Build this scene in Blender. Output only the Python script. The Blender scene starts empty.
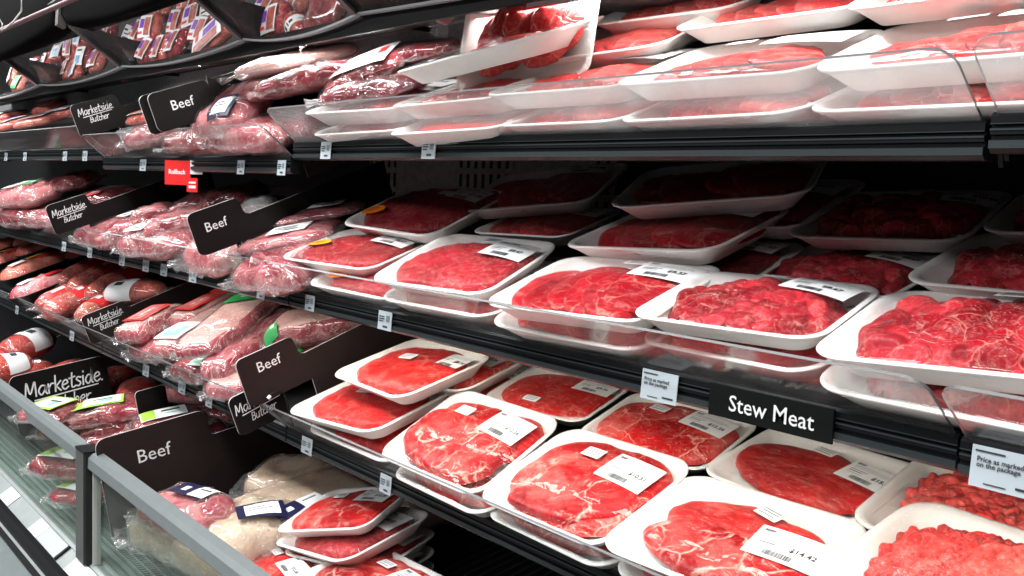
import bpy, math, random
import numpy as np
from mathutils import Matrix, Vector, noise as mnoise
R=math.radians
C=bpy.context.scene.collection
ZC=1.5                     # eye height of the photographer
YR=.811                    # distance of the shelf fronts
# ------------------------------------------------------------------ materials
MATS={}
def new_mat(name):
    m=bpy.data.materials.new(name); m.use_nodes=True; nt=m.node_tree; nt.nodes.clear()
    out=nt.nodes.new('ShaderNodeOutputMaterial'); return m,nt,out
def N(nt,t,**kw):
    n=nt.nodes.new(t)
    for k,v in kw.items():
        if k in n.inputs: n.inputs[k].default_value=v
        else: setattr(n,k,v)
    return n
def ramp(nt,stops,interp='LINEAR'):
    n=nt.nodes.new('ShaderNodeValToRGB'); n.color_ramp.interpolation=interp
    e=n.color_ramp.elements
    while len(e)<len(stops): e.new(.5)
    for i,(p,c) in enumerate(stops):
        e[i].position=p; e[i].color=(c,c,c,1) if isinstance(c,(int,float)) else (*c,1)
    return n
def mixc(nt,fac,a,b,mode='MIX'):
    n=nt.nodes.new('ShaderNodeMix'); n.data_type='RGBA'; n.blend_type=mode
    for sock,v in ((n.inputs[0],fac),(n.inputs[6],a),(n.inputs[7],b)):
        if hasattr(v,'links'): nt.links.new(v,sock)
        else: sock.default_value=v if isinstance(v,(int,float)) else (*v,1)
    return n.outputs[2]
def plain(name,col,rough=.5,metal=0.,spec=.5,noise=0.,nscale=20.,bump=0.):
    if name in MATS: return MATS[name]
    m,nt,out=new_mat(name); b=N(nt,'ShaderNodeBsdfPrincipled',Roughness=rough,Metallic=metal)
    b.inputs['Specular IOR Level'].default_value=spec
    L=nt.links.new
    if noise or bump:
        tc=N(nt,'ShaderNodeTexCoord'); no=N(nt,'ShaderNodeTexNoise',Scale=nscale,Detail=5.)
        L(tc.outputs['Object'],no.inputs['Vector'])
        c2=tuple(max(0,x*(1-noise)) for x in col); c3=tuple(min(1,x*(1+noise)) for x in col)
        rp=ramp(nt,[(.3,c2),(.7,c3)]); L(no.outputs['Fac'],rp.inputs['Fac']); L(rp.outputs['Color'],b.inputs['Base Color'])
        if bump:
            bp=N(nt,'ShaderNodeBump',Strength=bump,Distance=.002); L(no.outputs['Fac'],bp.inputs['Height']); L(bp.outputs['Normal'],b.inputs['Normal'])
    else: b.inputs['Base Color'].default_value=(*col,1)
    L(b.outputs[0],out.inputs[0]); MATS[name]=m; return m
def meat(name,red,dark,fat=(.86,.42,.34),vein=.5,vscale=26.,fleck=.4,fscale=160.,stretch=(1,1,1),rough=.28,patch=.0,bump=.35):
    if name in MATS: return MATS[name]
    m,nt,out=new_mat(name); L=nt.links.new
    b=N(nt,'ShaderNodeBsdfPrincipled',Roughness=rough); b.inputs['Specular IOR Level'].default_value=.16
    tc=N(nt,'ShaderNodeTexCoord'); oi=N(nt,'ShaderNodeObjectInfo')
    sc=N(nt,'ShaderNodeVectorMath',operation='SCALE'); sc.inputs[0].default_value=(3.1,1.7,2.3); L(oi.outputs['Random'],sc.inputs['Scale'])
    ad=N(nt,'ShaderNodeVectorMath',operation='ADD'); L(tc.outputs['Object'],ad.inputs[0]); L(sc.outputs[0],ad.inputs[1])
    mp=N(nt,'ShaderNodeMapping'); mp.inputs['Scale'].default_value=stretch; L(ad.outputs[0],mp.inputs['Vector'])
    n1=N(nt,'ShaderNodeTexNoise',Scale=9.,Detail=4.,Roughness=.6); L(ad.outputs[0],n1.inputs['Vector'])
    nd=N(nt,'ShaderNodeTexNoise',Scale=30.,Detail=4.); L(mp.outputs[0],nd.inputs['Vector'])
    ds=N(nt,'ShaderNodeVectorMath',operation='SCALE'); ds.inputs['Scale'].default_value=.035; L(nd.outputs['Color'],ds.inputs[0])
    dv=N(nt,'ShaderNodeVectorMath',operation='ADD'); L(mp.outputs[0],dv.inputs[0]); L(ds.outputs[0],dv.inputs[1])
    vo=N(nt,'ShaderNodeTexVoronoi',feature='DISTANCE_TO_EDGE',Scale=vscale); L(dv.outputs[0],vo.inputs['Vector'])
    vr0=ramp(nt,[(0.,1.),(.035,.0)]); L(vo.outputs['Distance'],vr0.inputs['Fac'])
    sq=N(nt,'ShaderNodeTexNoise',Scale=vscale*1.5,Detail=7.,Roughness=.62,Distortion=.9); L(mp.outputs[0],sq.inputs['Vector'])
    sa=N(nt,'ShaderNodeMath',operation='SUBTRACT'); L(sq.outputs['Fac'],sa.inputs[0]); sa.inputs[1].default_value=.5
    sb=N(nt,'ShaderNodeMath',operation='ABSOLUTE'); L(sa.outputs[0],sb.inputs[0])
    sr=ramp(nt,[(.0,.9),(.012,.0)]); L(sb.outputs[0],sr.inputs['Fac'])
    vr=N(nt,'ShaderNodeMix'); vr.data_type='RGBA'; vr.blend_type='LIGHTEN'; vr.inputs[0].default_value=1; L(vr0.outputs['Color'],vr.inputs[6]); L(sr.outputs['Color'],vr.inputs[7])
    nm=N(nt,'ShaderNodeTexNoise',Scale=22.,Detail=2.); L(ad.outputs[0],nm.inputs['Vector'])
    mr=ramp(nt,[(.40,0.),(.55,1.)]); L(nm.outputs['Fac'],mr.inputs['Fac'])
    vm=N(nt,'ShaderNodeMath',operation='MULTIPLY'); L(vr.outputs[2],vm.inputs[0]); L(mr.outputs['Color'],vm.inputs[1])
    vk=N(nt,'ShaderNodeMath',operation='MULTIPLY'); L(vm.outputs[0],vk.inputs[0]); vk.inputs[1].default_value=vein
    fn=N(nt,'ShaderNodeTexNoise',Scale=fscale,Detail=4.,Roughness=.7,Distortion=1.2); L(mp.outputs[0],fn.inputs['Vector'])
    fr=ramp(nt,[(.55,0.),(.68,1.)]); L(fn.outputs['Fac'],fr.inputs['Fac'])
    fk=N(nt,'ShaderNodeMath',operation='MULTIPLY'); L(fr.outputs['Color'],fk.inputs[0]); fk.inputs[1].default_value=fleck
    mx=N(nt,'ShaderNodeMath',operation='MAXIMUM'); L(vk.outputs[0],mx.inputs[0]); L(fk.outputs[0],mx.inputs[1])
    br=ramp(nt,[(.40,0.),(.60,1.)]); L(n1.outputs['Fac'],br.inputs['Fac'])
    base=mixc(nt,br.outputs['Color'],dark,red)
    at=N(nt,'ShaderNodeAttribute',attribute_name='tone')
    tr=N(nt,'ShaderNodeMapRange'); tr.inputs['To Min'].default_value=.62; tr.inputs['To Max'].default_value=1.3; L(at.outputs['Fac'],tr.inputs['Value'])
    tcx=N(nt,'ShaderNodeCombineColor')
    for i in range(3): L(tr.outputs['Result'],tcx.inputs[i])
    base=mixc(nt,1.,base,tcx.outputs[0],'MULTIPLY')
    if patch:
        pn=N(nt,'ShaderNodeTexNoise',Scale=14.,Detail=5.,Roughness=.65); L(dv.outputs[0],pn.inputs['Vector'])
        pr=ramp(nt,[(.52,0.),(.62,1.)]); L(pn.outputs['Fac'],pr.inputs['Fac'])
        pk=N(nt,'ShaderNodeMath',operation='MULTIPLY'); L(pr.outputs['Color'],pk.inputs[0]); pk.inputs[1].default_value=patch
        base=mixc(nt,pk.outputs[0],base,tuple(.5*(a+c) for a,c in zip(red,fat)))
    col=mixc(nt,mx.outputs[0],base,fat)
    L(col,b.inputs['Base Color'])
    bp=N(nt,'ShaderNodeBump',Strength=bump,Distance=.002); L(fn.outputs['Fac'],bp.inputs['Height']); L(bp.outputs['Normal'],b.inputs['Normal'])
    L(b.outputs[0],out.inputs[0]); MATS[name]=m; return m
def clear(name,tint=(1,1,1),haze=.02,hazecol=(.9,.9,.9),gloss=.12,rough=.08,wr=.0,wscale=60.,hvar=0.,stretch=(1,1,1)):
    """film / acrylic / glass: see-through with a fresnel sheen and a little haze"""
    if name in MATS: return MATS[name]
    m,nt,out=new_mat(name); L=nt.links.new
    tr=N(nt,'ShaderNodeBsdfTransparent',Color=(*tint,1)); gl=N(nt,'ShaderNodeBsdfGlossy',Roughness=rough)
    gl.inputs['Color'].default_value=(1,1,1,1)
    df=N(nt,'ShaderNodeBsdfDiffuse',Color=(*hazecol,1)); tl=N(nt,'ShaderNodeBsdfTranslucent',Color=(*hazecol,1))
    dm=N(nt,'ShaderNodeMixShader'); dm.inputs[0].default_value=.5; L(df.outputs[0],dm.inputs[1]); L(tl.outputs[0],dm.inputs[2])
    m1=N(nt,'ShaderNodeMixShader'); L(tr.outputs[0],m1.inputs[1]); L(dm.outputs[0],m1.inputs[2]); m1.inputs[0].default_value=haze
    fz=N(nt,'ShaderNodeLayerWeight',Blend=.35)
    fa=N(nt,'ShaderNodeMath',operation='MULTIPLY_ADD'); L(fz.outputs['Fresnel'],fa.inputs[0]); fa.inputs[1].default_value=gloss*3; fa.inputs[2].default_value=gloss*.35
    fc=N(nt,'ShaderNodeMath',operation='MINIMUM'); L(fa.outputs[0],fc.inputs[0]); fc.inputs[1].default_value=.6
    m2=N(nt,'ShaderNodeMixShader'); L(fc.outputs[0],m2.inputs[0]); L(m1.outputs[0],m2.inputs[1]); L(gl.outputs[0],m2.inputs[2])
    if wr or hvar:
        tc=N(nt,'ShaderNodeTexCoord'); oi=N(nt,'ShaderNodeObjectInfo')
        sc=N(nt,'ShaderNodeVectorMath',operation='SCALE'); sc.inputs[0].default_value=(5.1,3.7,2.3); L(oi.outputs['Random'],sc.inputs['Scale'])
        ad=N(nt,'ShaderNodeVectorMath',operation='ADD'); L(tc.outputs['Object'],ad.inputs[0]); L(sc.outputs[0],ad.inputs[1])
        mp=N(nt,'ShaderNodeMapping'); mp.inputs['Scale'].default_value=stretch; mp.inputs['Rotation'].default_value=(0,0,.6); L(ad.outputs[0],mp.inputs['Vector'])
        no=N(nt,'ShaderNodeTexNoise',Scale=wscale,Detail=3.,Roughness=.55,Distortion=.8); L(mp.outputs[0],no.inputs['Vector'])
        if wr:
            cr=ramp(nt,[(.50,0.),(.60,1.)]); L(no.outputs['Fac'],cr.inputs['Fac']); bp=N(nt,'ShaderNodeBump',Strength=wr,Distance=.006); L(cr.outputs['Color'],bp.inputs['Height'])
            L(bp.outputs['Normal'],gl.inputs['Normal']); L(bp.outputs['Normal'],fz.inputs['Normal'])
        if hvar:
            hr=N(nt,'ShaderNodeMapRange'); hr.inputs['From Min'].default_value=.35; hr.inputs['From Max'].default_value=.7
            hr.inputs['To Min'].default_value=haze*(1-hvar); hr.inputs['To Max'].default_value=haze*(1+hvar); L(no.outputs['Fac'],hr.inputs['Value']); L(hr.outputs['Result'],m1.inputs[0])
    L(m2.outputs[0],out.inputs[0]); MATS[name]=m; return m

FOAM=plain('foam_white',(.86,.845,.81),.42,noise=.02,nscale=90)
INK=plain('ink_black',(.03,.03,.035),.6)
PAPER=plain('label_paper',(.86,.86,.86),.45)
PAPERB=plain('tag_paper',(.47,.53,.57),.4)
FILM=clear('cling_film',haze=.006,gloss=.055,rough=.03,wr=1.,wscale=17,stretch=(1,3.4,1))
VAC=clear('vacuum_film',haze=.04,gloss=.16,rough=.06,wr=1.,wscale=55,hvar=.8)
BAGM=clear('bag_film',haze=.05,gloss=.2,rough=.05,wr=1.,wscale=30,hvar=.8,stretch=(1,2.5,1))
BAGF=clear('bag_fringe_film',haze=.14,gloss=.12,rough=.15,wr=1.,wscale=90,hvar=.8)
ACRY=clear('acrylic_guard',tint=(.93,.94,.94),haze=.10,hazecol=(.5,.48,.48),gloss=.035,rough=.10,hvar=.35,wscale=25)
ACRYM=clear('acrylic_milky',tint=(.92,.93,.93),haze=.27,hazecol=(.78,.75,.76),gloss=.035,rough=.15,hvar=.2,wscale=20)
ACEDGE=plain('acrylic_edge',(.10,.10,.105),.3,spec=.35)
GLASS=clear('front_glass',tint=(.86,.93,.89),haze=.12,hazecol=(.5,.6,.53),gloss=.06,rough=.06,hvar=.5,wscale=6,stretch=(1,3,1))
BLACK=plain('black_enamel',(.008,.008,.009),.5,spec=.2)
RAILK=plain('rail_black',(.006,.007,.008),.35,spec=.22)
RAILG=plain('rail_grey',(.03,.038,.040),.35,spec=.3)
DIVID=plain('divider_black',(.010,.008,.008),.5,spec=.15,noise=.1,nscale=30)
DIVB=plain('divider_brown_black',(.024,.016,.015),.48,spec=.2,noise=.15,nscale=12)
EDGEW=plain('sign_edge_pale',(.55,.54,.53),.4)
WHITE=plain('sign_white',(.85,.85,.85),.5)
ALU=plain('frame_aluminium',(.20,.23,.235),.33,metal=.25,noise=.05,nscale=40)
ALUL=plain('ledge_aluminium',(.36,.40,.39),.35,metal=.2,noise=.06,nscale=30)
GREENG=plain('grille_grey_green',(.30,.37,.34),.4,metal=.2,noise=.1,nscale=30)
POSTM=plain('post_dark_grey',(.055,.06,.055),.35)
BUMP=plain('bumper_grey',(.15,.18,.18),.5,noise=.08,nscale=15)
CHAN=plain('channel_grey',(.15,.158,.163),.5,noise=.25,nscale=150,bump=.3)
RED=plain('promo_red',(.75,.02,.02),.4)

MST=meat('steak_red',(.60,.013,.014),(.38,.006,.008),vein=.95,vscale=19,fleck=.22,fscale=110,patch=.45)
MST2=meat('steak_deep',(.52,.009,.012),(.27,.004,.007),vein=1.,vscale=16,fleck=.14,fscale=90,patch=.25)
MRND=meat('round_red',(.62,.016,.015),(.46,.008,.009),vein=.5,vscale=24,fleck=.42,fscale=140)
MFLK=meat('flank_grain',(.56,.02,.018),(.32,.008,.010),vein=.15,vscale=14,fleck=.40,fscale=70,stretch=(1,4.5,1),patch=.3)
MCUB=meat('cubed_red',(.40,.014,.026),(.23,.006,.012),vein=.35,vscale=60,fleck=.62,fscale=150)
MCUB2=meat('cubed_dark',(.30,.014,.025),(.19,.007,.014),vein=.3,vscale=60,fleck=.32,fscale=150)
MSLC=meat('slice_red',(.44,.011,.020),(.29,.005,.012),vein=.45,vscale=22,fleck=.22,fscale=110)
MSTW=meat('stew_red',(.52,.028,.042),(.26,.008,.015),vein=.4,vscale=34,fleck=.18,fscale=120,rough=.22)
MMIN=meat('mince_red',(.76,.12,.10),(.56,.03,.03),fat=(.88,.5,.44),vein=.4,vscale=120,fleck=.45,fscale=220,rough=.3)
MPNK=meat('pork_pink',(.76,.27,.28),(.50,.06,.09),fat=(.9,.70,.64),vein=.6,vscale=18,fleck=.35,fscale=60,patch=.6)
MRIB=meat('rib_pink',(.60,.13,.16),(.30,.012,.035),fat=(.88,.62,.56),vein=.8,vscale=14,fleck=.7,fscale=40,stretch=(1,4,1),patch=.7)
MFAT=meat('fat_cap',(.84,.56,.50),(.80,.44,.40),fat=(.9,.74,.68),vein=.3,vscale=16,fleck=.4,fscale=60,patch=.4)
MDRK=meat('vac_dark',(.27,.012,.03),(.15,.005,.014),vein=.5,vscale=26,fleck=.15,fscale=90)
MVRD=meat('vac_red',(.44,.03,.05),(.17,.005,.014),vein=.6,vscale=22,fleck=.3,fscale=90,patch=.3)
MTRP=meat('pale_beige',(.80,.66,.50),(.72,.52,.38),fat=(.9,.82,.72),vein=.2,vscale=20,fleck=.3,fscale=40)
MSAL=meat('salmon_pink',(.74,.20,.14),(.64,.10,.08),fat=(.9,.62,.52),vein=.6,vscale=36,fleck=.5,fscale=80,patch=.4)
MCHB=meat('chub_red',(.68,.05,.03),(.52,.02,.02),fat=(.92,.55,.42),vein=.9,vscale=42,fleck=.45,fscale=90,bump=.8)
# ------------------------------------------------------------------ mesh helpers
def mesh(name,V,F,mats,mi=None,smooth=False,tone=None):
    me=bpy.data.meshes.new(name); me.from_pydata([tuple(v) for v in V],[],[tuple(f) for f in F])
    for m in (mats if isinstance(mats,(list,tuple)) else [mats]): me.materials.append(m)
    if mi is not None: me.polygons.foreach_set('material_index',mi)
    if smooth: me.polygons.foreach_set('use_smooth',[True]*len(me.polygons))
    if tone is not None:
        a=me.attributes.new('tone','FLOAT','POINT'); a.data.foreach_set('value',list(tone))
    me.update(); return me
class MB:
    def __init__(s): s.V=[];s.F=[];s.M=[]
    def add(s,V,F,m=0):
        o=len(s.V); s.V+= [tuple(v) for v in V]; s.F+=[tuple(i+o for i in f) for f in F]; s.M+=[m]*len(F); return s
    def box(s,x0,x1,y0,y1,z0,z1,m=0):
        return s.add([(x,y,z) for x in(x0,x1) for y in(y0,y1) for z in(z0,z1)],[(0,1,3,2),(4,6,7,5),(0,4,5,1),(2,3,7,6),(0,2,6,4),(1,5,7,3)],m)
    def bevbox(s,x0,x1,y0,y1,z0,z1,b=.002,m=0):
        # box with chamfered long edges along x
        pf=[(y0+b,z0),(y1-b,z0),(y1,z0+b),(y1,z1-b),(y1-b,z1),(y0+b,z1),(y0,z1-b),(y0,z0+b)]
        return s.prism(pf,x0,x1,m)
    def prism(s,pf,x0,x1,m=0):
        n=len(pf); V=[(x0,y,z) for y,z in pf]+[(x1,y,z) for y,z in pf]
        F=[(i,(i+1)%n,n+(i+1)%n,n+i) for i in range(n)]+[tuple(range(n))[::-1],tuple(range(n,2*n))]
        return s.add(V,F,m)
    def done(s,name,mats,smooth=False): return mesh(name,s.V,s.F,mats,s.M,smooth)
def obj(name,me,parent=None,loc=None,mat=None,label=None,kind=None):
    o=bpy.data.objects.new(name,me); C.objects.link(o)
    if parent is not None: o.parent=parent
    if mat is not None: o.matrix_world=mat
    if loc is not None: o.location=loc
    if label: o['label']=label
    if kind: o['kind']=kind
    return o
def tag(o,label,cat,group=None,kind=None):
    o['label']=label
    if cat: o['category']=cat
    if group: o['group']=group
    if kind: o['kind']=kind
    return o
def thing(name,label,cat,M=None,group=None):
    o=bpy.data.objects.new(name,None); C.objects.link(o); o.empty_display_size=.05
    if M is not None: o.matrix_world=M
    return tag(o,label,cat,group)
def catmull(pts,n=5):
    if len(pts)<3: return pts
    P=[pts[0]]+list(pts)+[pts[-1]]; out=[]
    for i in range(1,len(P)-2):
        for k in range(n):
            t=k/n; a,b,c,d=[np.array(P[i+j-1],float) for j in range(4)]
            out.append(tuple(.5*((2*b)+(-a+c)*t+(2*a-5*b+4*c-d)*t*t+(-a+3*b-3*c+d)*t**3)))
    out.append(tuple(pts[-1])); return out
GL={'M':([[(0,0),(.12,1.5),(.22,1.45),(.5,.35),(.92,1.5),(1.02,1.4),(1.1,0)]],1.32),
'a':([[(.75,.9),(.35,1),(.05,.5),(.3,0),(.65,.4),(.75,.95),(.75,.3),(.92,0)]],1.0),
'r':([[(.05,1),(.1,0)],[(.1,.5),(.35,.95),(.6,.95)]],.68),'k':([[(.1,1.75),(.1,0)],[(.65,1.05),(.12,.5)],[(.2,.55),(.65,0)]],.76),
'e':([[(.1,.5),(.6,.65),(.5,1),(.2,.9),(.05,.4),(.3,0),(.7,.2)]],.8),'t':([[(.3,1.6),(.25,.2),(.45,0),(.6,.1)],[(0,1.05),(.6,1.15)]],.68),
's':([[(.55,.9),(.25,1),(.1,.75),(.5,.35),(.35,.02),(.02,.1)]],.68),'i':([[(.1,1),(.12,0)],[(.14,1.42),(.15,1.5)]],.32),
'd':([[(.62,.9),(.3,.95),(.05,.45),(.3,0),(.6,.4),(.74,1.8)],[(.74,1.8),(.7,.3),(.85,0)]],.95),'.':([[(.05,.02),(.1,.05)]],.3),
'B':([[(.05,1.5),(.08,0)],[(.05,1.5),(.55,1.4),(.5,.9),(.1,.8)],[(.1,.8),(.7,.6),(.55,.05),(.08,0)]],.85),
'u':([[(.05,1),(.1,.2),(.4,0),(.65,.4)],[(.65,1),(.7,0)]],.85),'c':([[(.65,.85),(.3,1),(.05,.5),(.3,0),(.65,.15)]],.75),
'h':([[(.05,1.7),(.1,0)],[(.1,.5),(.4,1),(.65,.7),(.65,0)]],.82)}
def strokes(text,th=.16,slant=.12):
    """brush-like lettering as flat ribbons; x-height 1"""
    V=[];F=[];x=0
    for ch in text:
        lines,adv=GL[ch]
        for ln in lines:
            p=np.array(catmull(ln)); p[:,0]+=x+slant*p[:,1]
            d=np.gradient(p,axis=0); d/=np.maximum(np.linalg.norm(d,axis=1,keepdims=True),1e-6); nrm=np.stack([-d[:,1],d[:,0]],1)*th/2
            p[0]-=d[0]*th*.4; p[-1]+=d[-1]*th*.4
            o=len(V)
            for q,m in zip(p,nrm): V+= [tuple(q+m),tuple(q-m)]
            F+=[(o+2*i,o+2*i+1,o+2*i+3,o+2*i+2) for i in range(len(p)-1)]
        x+=adv
    return np.array(V),F,x
_T={}
def text_geo(s,size=1.,bold=0.):
    k=(s,bold)
    if k not in _T:
        cu=bpy.data.curves.new('tmp','FONT'); cu.body=s; cu.size=1; cu.offset=bold; cu.resolution_u=2
        o=bpy.data.objects.new('tmp',cu); C.objects.link(o)
        me=bpy.data.meshes.new_from_object(o)
        _T[k]=(np.array([v.co[:2] for v in me.vertices]),[tuple(p.vertices) for p in me.polygons])
        bpy.data.objects.remove(o); bpy.data.curves.remove(cu); bpy.data.meshes.remove(me)
    V,F=_T[k]; return V*size,F
def rrect(a,b,r,n=6,cx=0,cy=0):
    P=[]
    for qx,qy,a0 in ((1,1,0),(-1,1,90),(-1,-1,180),(1,-1,270)):
        for i in range(n+1):
            t=R(a0+90*i/n); P.append((cx+qx*(a-r)+r*math.cos(t),cy+qy*(b-r)+r*math.sin(t)))
    return P
# ------------------------------------------------------------------ foam tray packages
TL,TD,TH=.262,.205,.028
def tray_mesh():
    a,b=TL/2,TD/2; prof=[(.030,0.0),(.026,.0006),(.010,.018),(.0035,.0235),(.0005,.0255),(0,.027),(.001,.028),(.004,.0284),(.0085,.027),(.011,.0245),(.027,.0065),(.033,.0045)]
    V=[];n=None
    for ins,z in prof:
        ring=rrect(a-ins,b-ins,max(.038-ins*.55,.012),7); n=len(ring); V+=[(x,y,z) for x,y in ring]
    F=[]
    for k in range(len(prof)-1):
        for i in range(n):
            j=(i+1)%n; F.append((k*n+i,k*n+j,(k+1)*n+j,(k+1)*n+i))
    F.append(tuple(range(n))[::-1]); F.append(tuple((len(prof)-1)*n+i for i in range(n)))
    me=mesh('foam_tray',V,F,FOAM,smooth=True); return me
TRAY=tray_mesh()
def domez(x,y,bulge):
    s=np.clip(np.abs(x)/(TL/2-.002),0,1); t=np.clip(np.abs(y)/(TD/2-.002),0,1)
    return TH+.0006+bulge*(1-s**3.2)*(1-t**3.2)
def film_mesh(bulge,seed):
    nx,ny=34,26; V=[];F=[]
    for j in range(ny+1):
        for i in range(nx+1):
            s=-1+2*i/nx; t=-1+2*j/ny
            # square -> rounded rectangle
            k=.16; sx=s*(1-k*t**8*abs(s)**6*.8); tx=t*(1-k*s**8*abs(t)**6*.8)
            x=sx*(TL/2-.001); y=tx*(TD/2-.001); z=float(domez(np.array(x),np.array(y),bulge))
            e=(1-abs(s)**4)*(1-abs(t)**4)
            z+=e*.0011*mnoise.noise(Vector((x*38+seed,y*60,seed)))+e*.0010*abs(mnoise.noise(Vector((x*16+y*50,y*12+seed,1))))
            V.append((x,y,z))
    n=nx+1
    for j in range(ny):
        for i in range(nx): F.append((j*n+i,j*n+i+1,(j+1)*n+i+1,(j+1)*n+i))
    # film folded down over the rim on all four sides
    rim=[j for j in range(n)]+[(j*n+nx) for j in range(1,ny+1)]+[ny*n+i for i in range(nx-1,-1,-1)]+[j*n for j in range(ny-1,0,-1)]
    o=len(V)
    for k in rim:
        x,y,z=V[k]; V.append((x*1.008,y*1.010,z-.005))
    m=len(rim)
    for k in range(m): F.append((rim[k],o+k,o+(k+1)%m,rim[(k+1)%m]))
    return mesh('film',V,F,FILM,smooth=True)
def blob(cx,cy,a,b,rot,z0,h,seed,mat,p=2.5,edge=.1,tx=0.,ty=0.,nr=18,na=80,bumpy=.0015,tone=.5,waist=0.,sh=.5,fold=0.):
    big=nr==18
    if big: a*=1.13;b*=1.12;edge*=.8;h*=.80;z0+=.0055;sh=.30;p=max(p,2.2)*1.1 if p>2 else p
    V=[];F=[];rs=[math.sin(.5*math.pi*i/nr) for i in range(nr+1)]
    cr,sr=math.cos(rot),math.sin(rot)
    for i,r in enumerate(rs):
        for k in range(na):
            t=2*math.pi*k/na; c,s=math.cos(t),math.sin(t)
            Rr=(abs(c/a)**p+abs(s/b)**p)**(-1/p)
            Rr*=1+edge*mnoise.noise(Vector((c*1.6+seed,s*1.6,seed*.7)))*1.6+edge*.5*mnoise.noise(Vector((c*4+seed,s*4,2)))-waist*(s**4)
            x=c*Rr*r; y=s*Rr*r
            z=h*(max(0,1-r**5))**sh + bumpy*(1-r**6)*mnoise.fractal(Vector((x*45+seed*3,y*45,seed)),.9,2.,3)*1.5
            if fold: z+=fold*(1-r**4)*(abs(mnoise.noise(Vector((x*18+seed,y*11,seed))))-.2)
            X=cx+x*cr-y*sr; Y=cy+x*sr+y*cr
            if big:
                q=(abs(X/.118)**5+abs(Y/.0905)**5)**.2
                if q>.97: X*=.97/q; Y*=.97/q
            V.append((X,Y,z0+z+tx*(X-cx)+ty*(Y-cy)))
    for i in range(nr):
        for k in range(na):
            j=(k+1)%na
            if i==0: 
                if k==0: F.append(tuple(na+q for q in range(na)))
            else: F.append((i*na+k,(i+1)*na+k,(i+1)*na+j,i*na+j))
    tn=[tone]*len(V)
    return mesh('meat',V,F,mat,smooth=True,tone=tn)
def heap(a,b,z0,h,n,size,seed,mat,nx,ny,flat=.55,elong=1.5,edge=3.):
    rng=np.random.RandomState(seed)
    xs=np.linspace(-a,a,nx);ys=np.linspace(-b,b,ny); X,Y=np.meshgrid(xs,ys)
    dd=np.abs(X/(a*.97))**2.8+np.abs(Y/(b*.97))**2.8; Z=np.where(dd<1,z0+h*.45*np.maximum(0,1-dd)**.4,-1.);T=np.full(X.shape,.1)
    for q in range(n):
        r=math.sqrt(rng.rand()); th=rng.rand()*6.283
        cx=math.copysign(abs(math.cos(th))**.75,math.cos(th))*r*a*.86; cy=math.copysign(abs(math.sin(th))**.75,math.sin(th))*r*b*.86
        s=size*(.7+.7*rng.rand()); e=1+(elong-1)*rng.rand(); ro=rng.rand()*3.14
        dx=(X-cx)*math.cos(ro)+(Y-cy)*math.sin(ro); dy=-(X-cx)*math.sin(ro)+(Y-cy)*math.cos(ro)
        w=.25*s*np.sin(dx/s*4+q)
        d=(np.abs(dx/(s*e))**2.6+np.abs((dy+w*.3)/(s/e**.4))**2.6)
        rr=math.hypot(cx/a,cy/b)
        zc=z0+h*(max(0,1-rr**edge))*.62+h*.38*rng.rand()-s*flat
        tx,ty=rng.uniform(-.35,.35,2)
        z=np.where(d<1,zc+s*flat*1.5*np.sqrt(np.maximum(0,1-d))+tx*dx+ty*dy,-1)
        up=z>Z; Z=np.where(up,z,Z); T=np.where(up,rng.rand(),T)
    din=np.minimum(TL/2-np.abs(X),TD/2-np.abs(Y)); wall=np.clip(.0065+(.027-din)/.016*.018,.005,.0245)-.002
    Z=np.minimum(Z,.019+np.maximum(din-.0125,0)*1.2); ok=(Z>wall)&(din>.0125)
    Z=np.maximum(Z,wall-.0015)
    V=np.stack([X.ravel(),Y.ravel(),Z.ravel()],1); idx=-np.ones(X.size,int)
    F=[]
    for j in range(ny-1):
        for i in range(nx-1):
            q=(j*nx+i,j*nx+i+1,(j+1)*nx+i+1,(j+1)*nx+i)
            if ok.flat[q[0]] and ok.flat[q[1]] and ok.flat[q[2]] and ok.flat[q[3]]: F.append(q)
    used=sorted({i for f in F for i in f}); mp={o:k for k,o in enumerate(used)}
    return mesh('meat',[V[i] for i in used],[tuple(mp[i] for i in f) for f in F],mat,smooth=True,tone=[float(T.flat[i]) for i in used])
def sticker(cx,cy,w,h,rot,bulge,lines,name='price_label',off=.0012,zf=None,paper=PAPER):
    """sticker following the film, with its print as a child mesh. lines: (text,size,x,y,bold) in sticker coordinates"""
    zf=zf or (lambda x,y:domez(x,y,bulge))
    def mp(P,o):
        P=np.asarray(P,float); X=cx+P[:,0]*math.cos(rot)-P[:,1]*math.sin(rot); Y=cy+P[:,0]*math.sin(rot)+P[:,1]*math.cos(rot)
        return np.stack([X,Y,zf(X,Y)+o],1)
    nx,ny=8,6; P=[(-w/2+w*i/nx,-h/2+h*j/ny) for j in range(ny+1) for i in range(nx+1)]
    F=[(j*(nx+1)+i,j*(nx+1)+i+1,(j+1)*(nx+1)+i+1,(j+1)*(nx+1)+i) for j in range(ny) for i in range(nx)]
    a=mesh(name,mp(P,off),F,paper,smooth=True)
    V=[];G=[]
    for ln in lines:
        if ln[0]=='-':   # thin printed rule: ('-',x0,x1,y,thickness)
            _,x0,x1,y,t=ln; o=len(V); m=5
            for q in range(m+1):
                x=x0+(x1-x0)*q/m; V+=[(x,y),(x,y+t)]
            G+=[(o+2*q,o+2*q+2,o+2*q+3,o+2*q+1) for q in range(m)]
        else:
            tx,sz,x,y,bd=ln; T,f=text_geo(tx,sz,bd); o=len(V); V+=[(p[0]+x,p[1]+y) for p in T]; G+=[tuple(i+o for i in g) for g in f]
    b=mesh('print',mp(V,off+.0006),G,INK) if V else None
    return a,b
def bars(x0,x1,y0,y1,seed):
    rng=random.Random(seed); L=[]; x=x0
    while x<x1-.001:
        w=rng.choice([.0008,.0012,.0018]); L.append(('-',x,x+w,y0,y1-y0)); x+=w+rng.choice([.0008,.0012])
    return L
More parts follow.
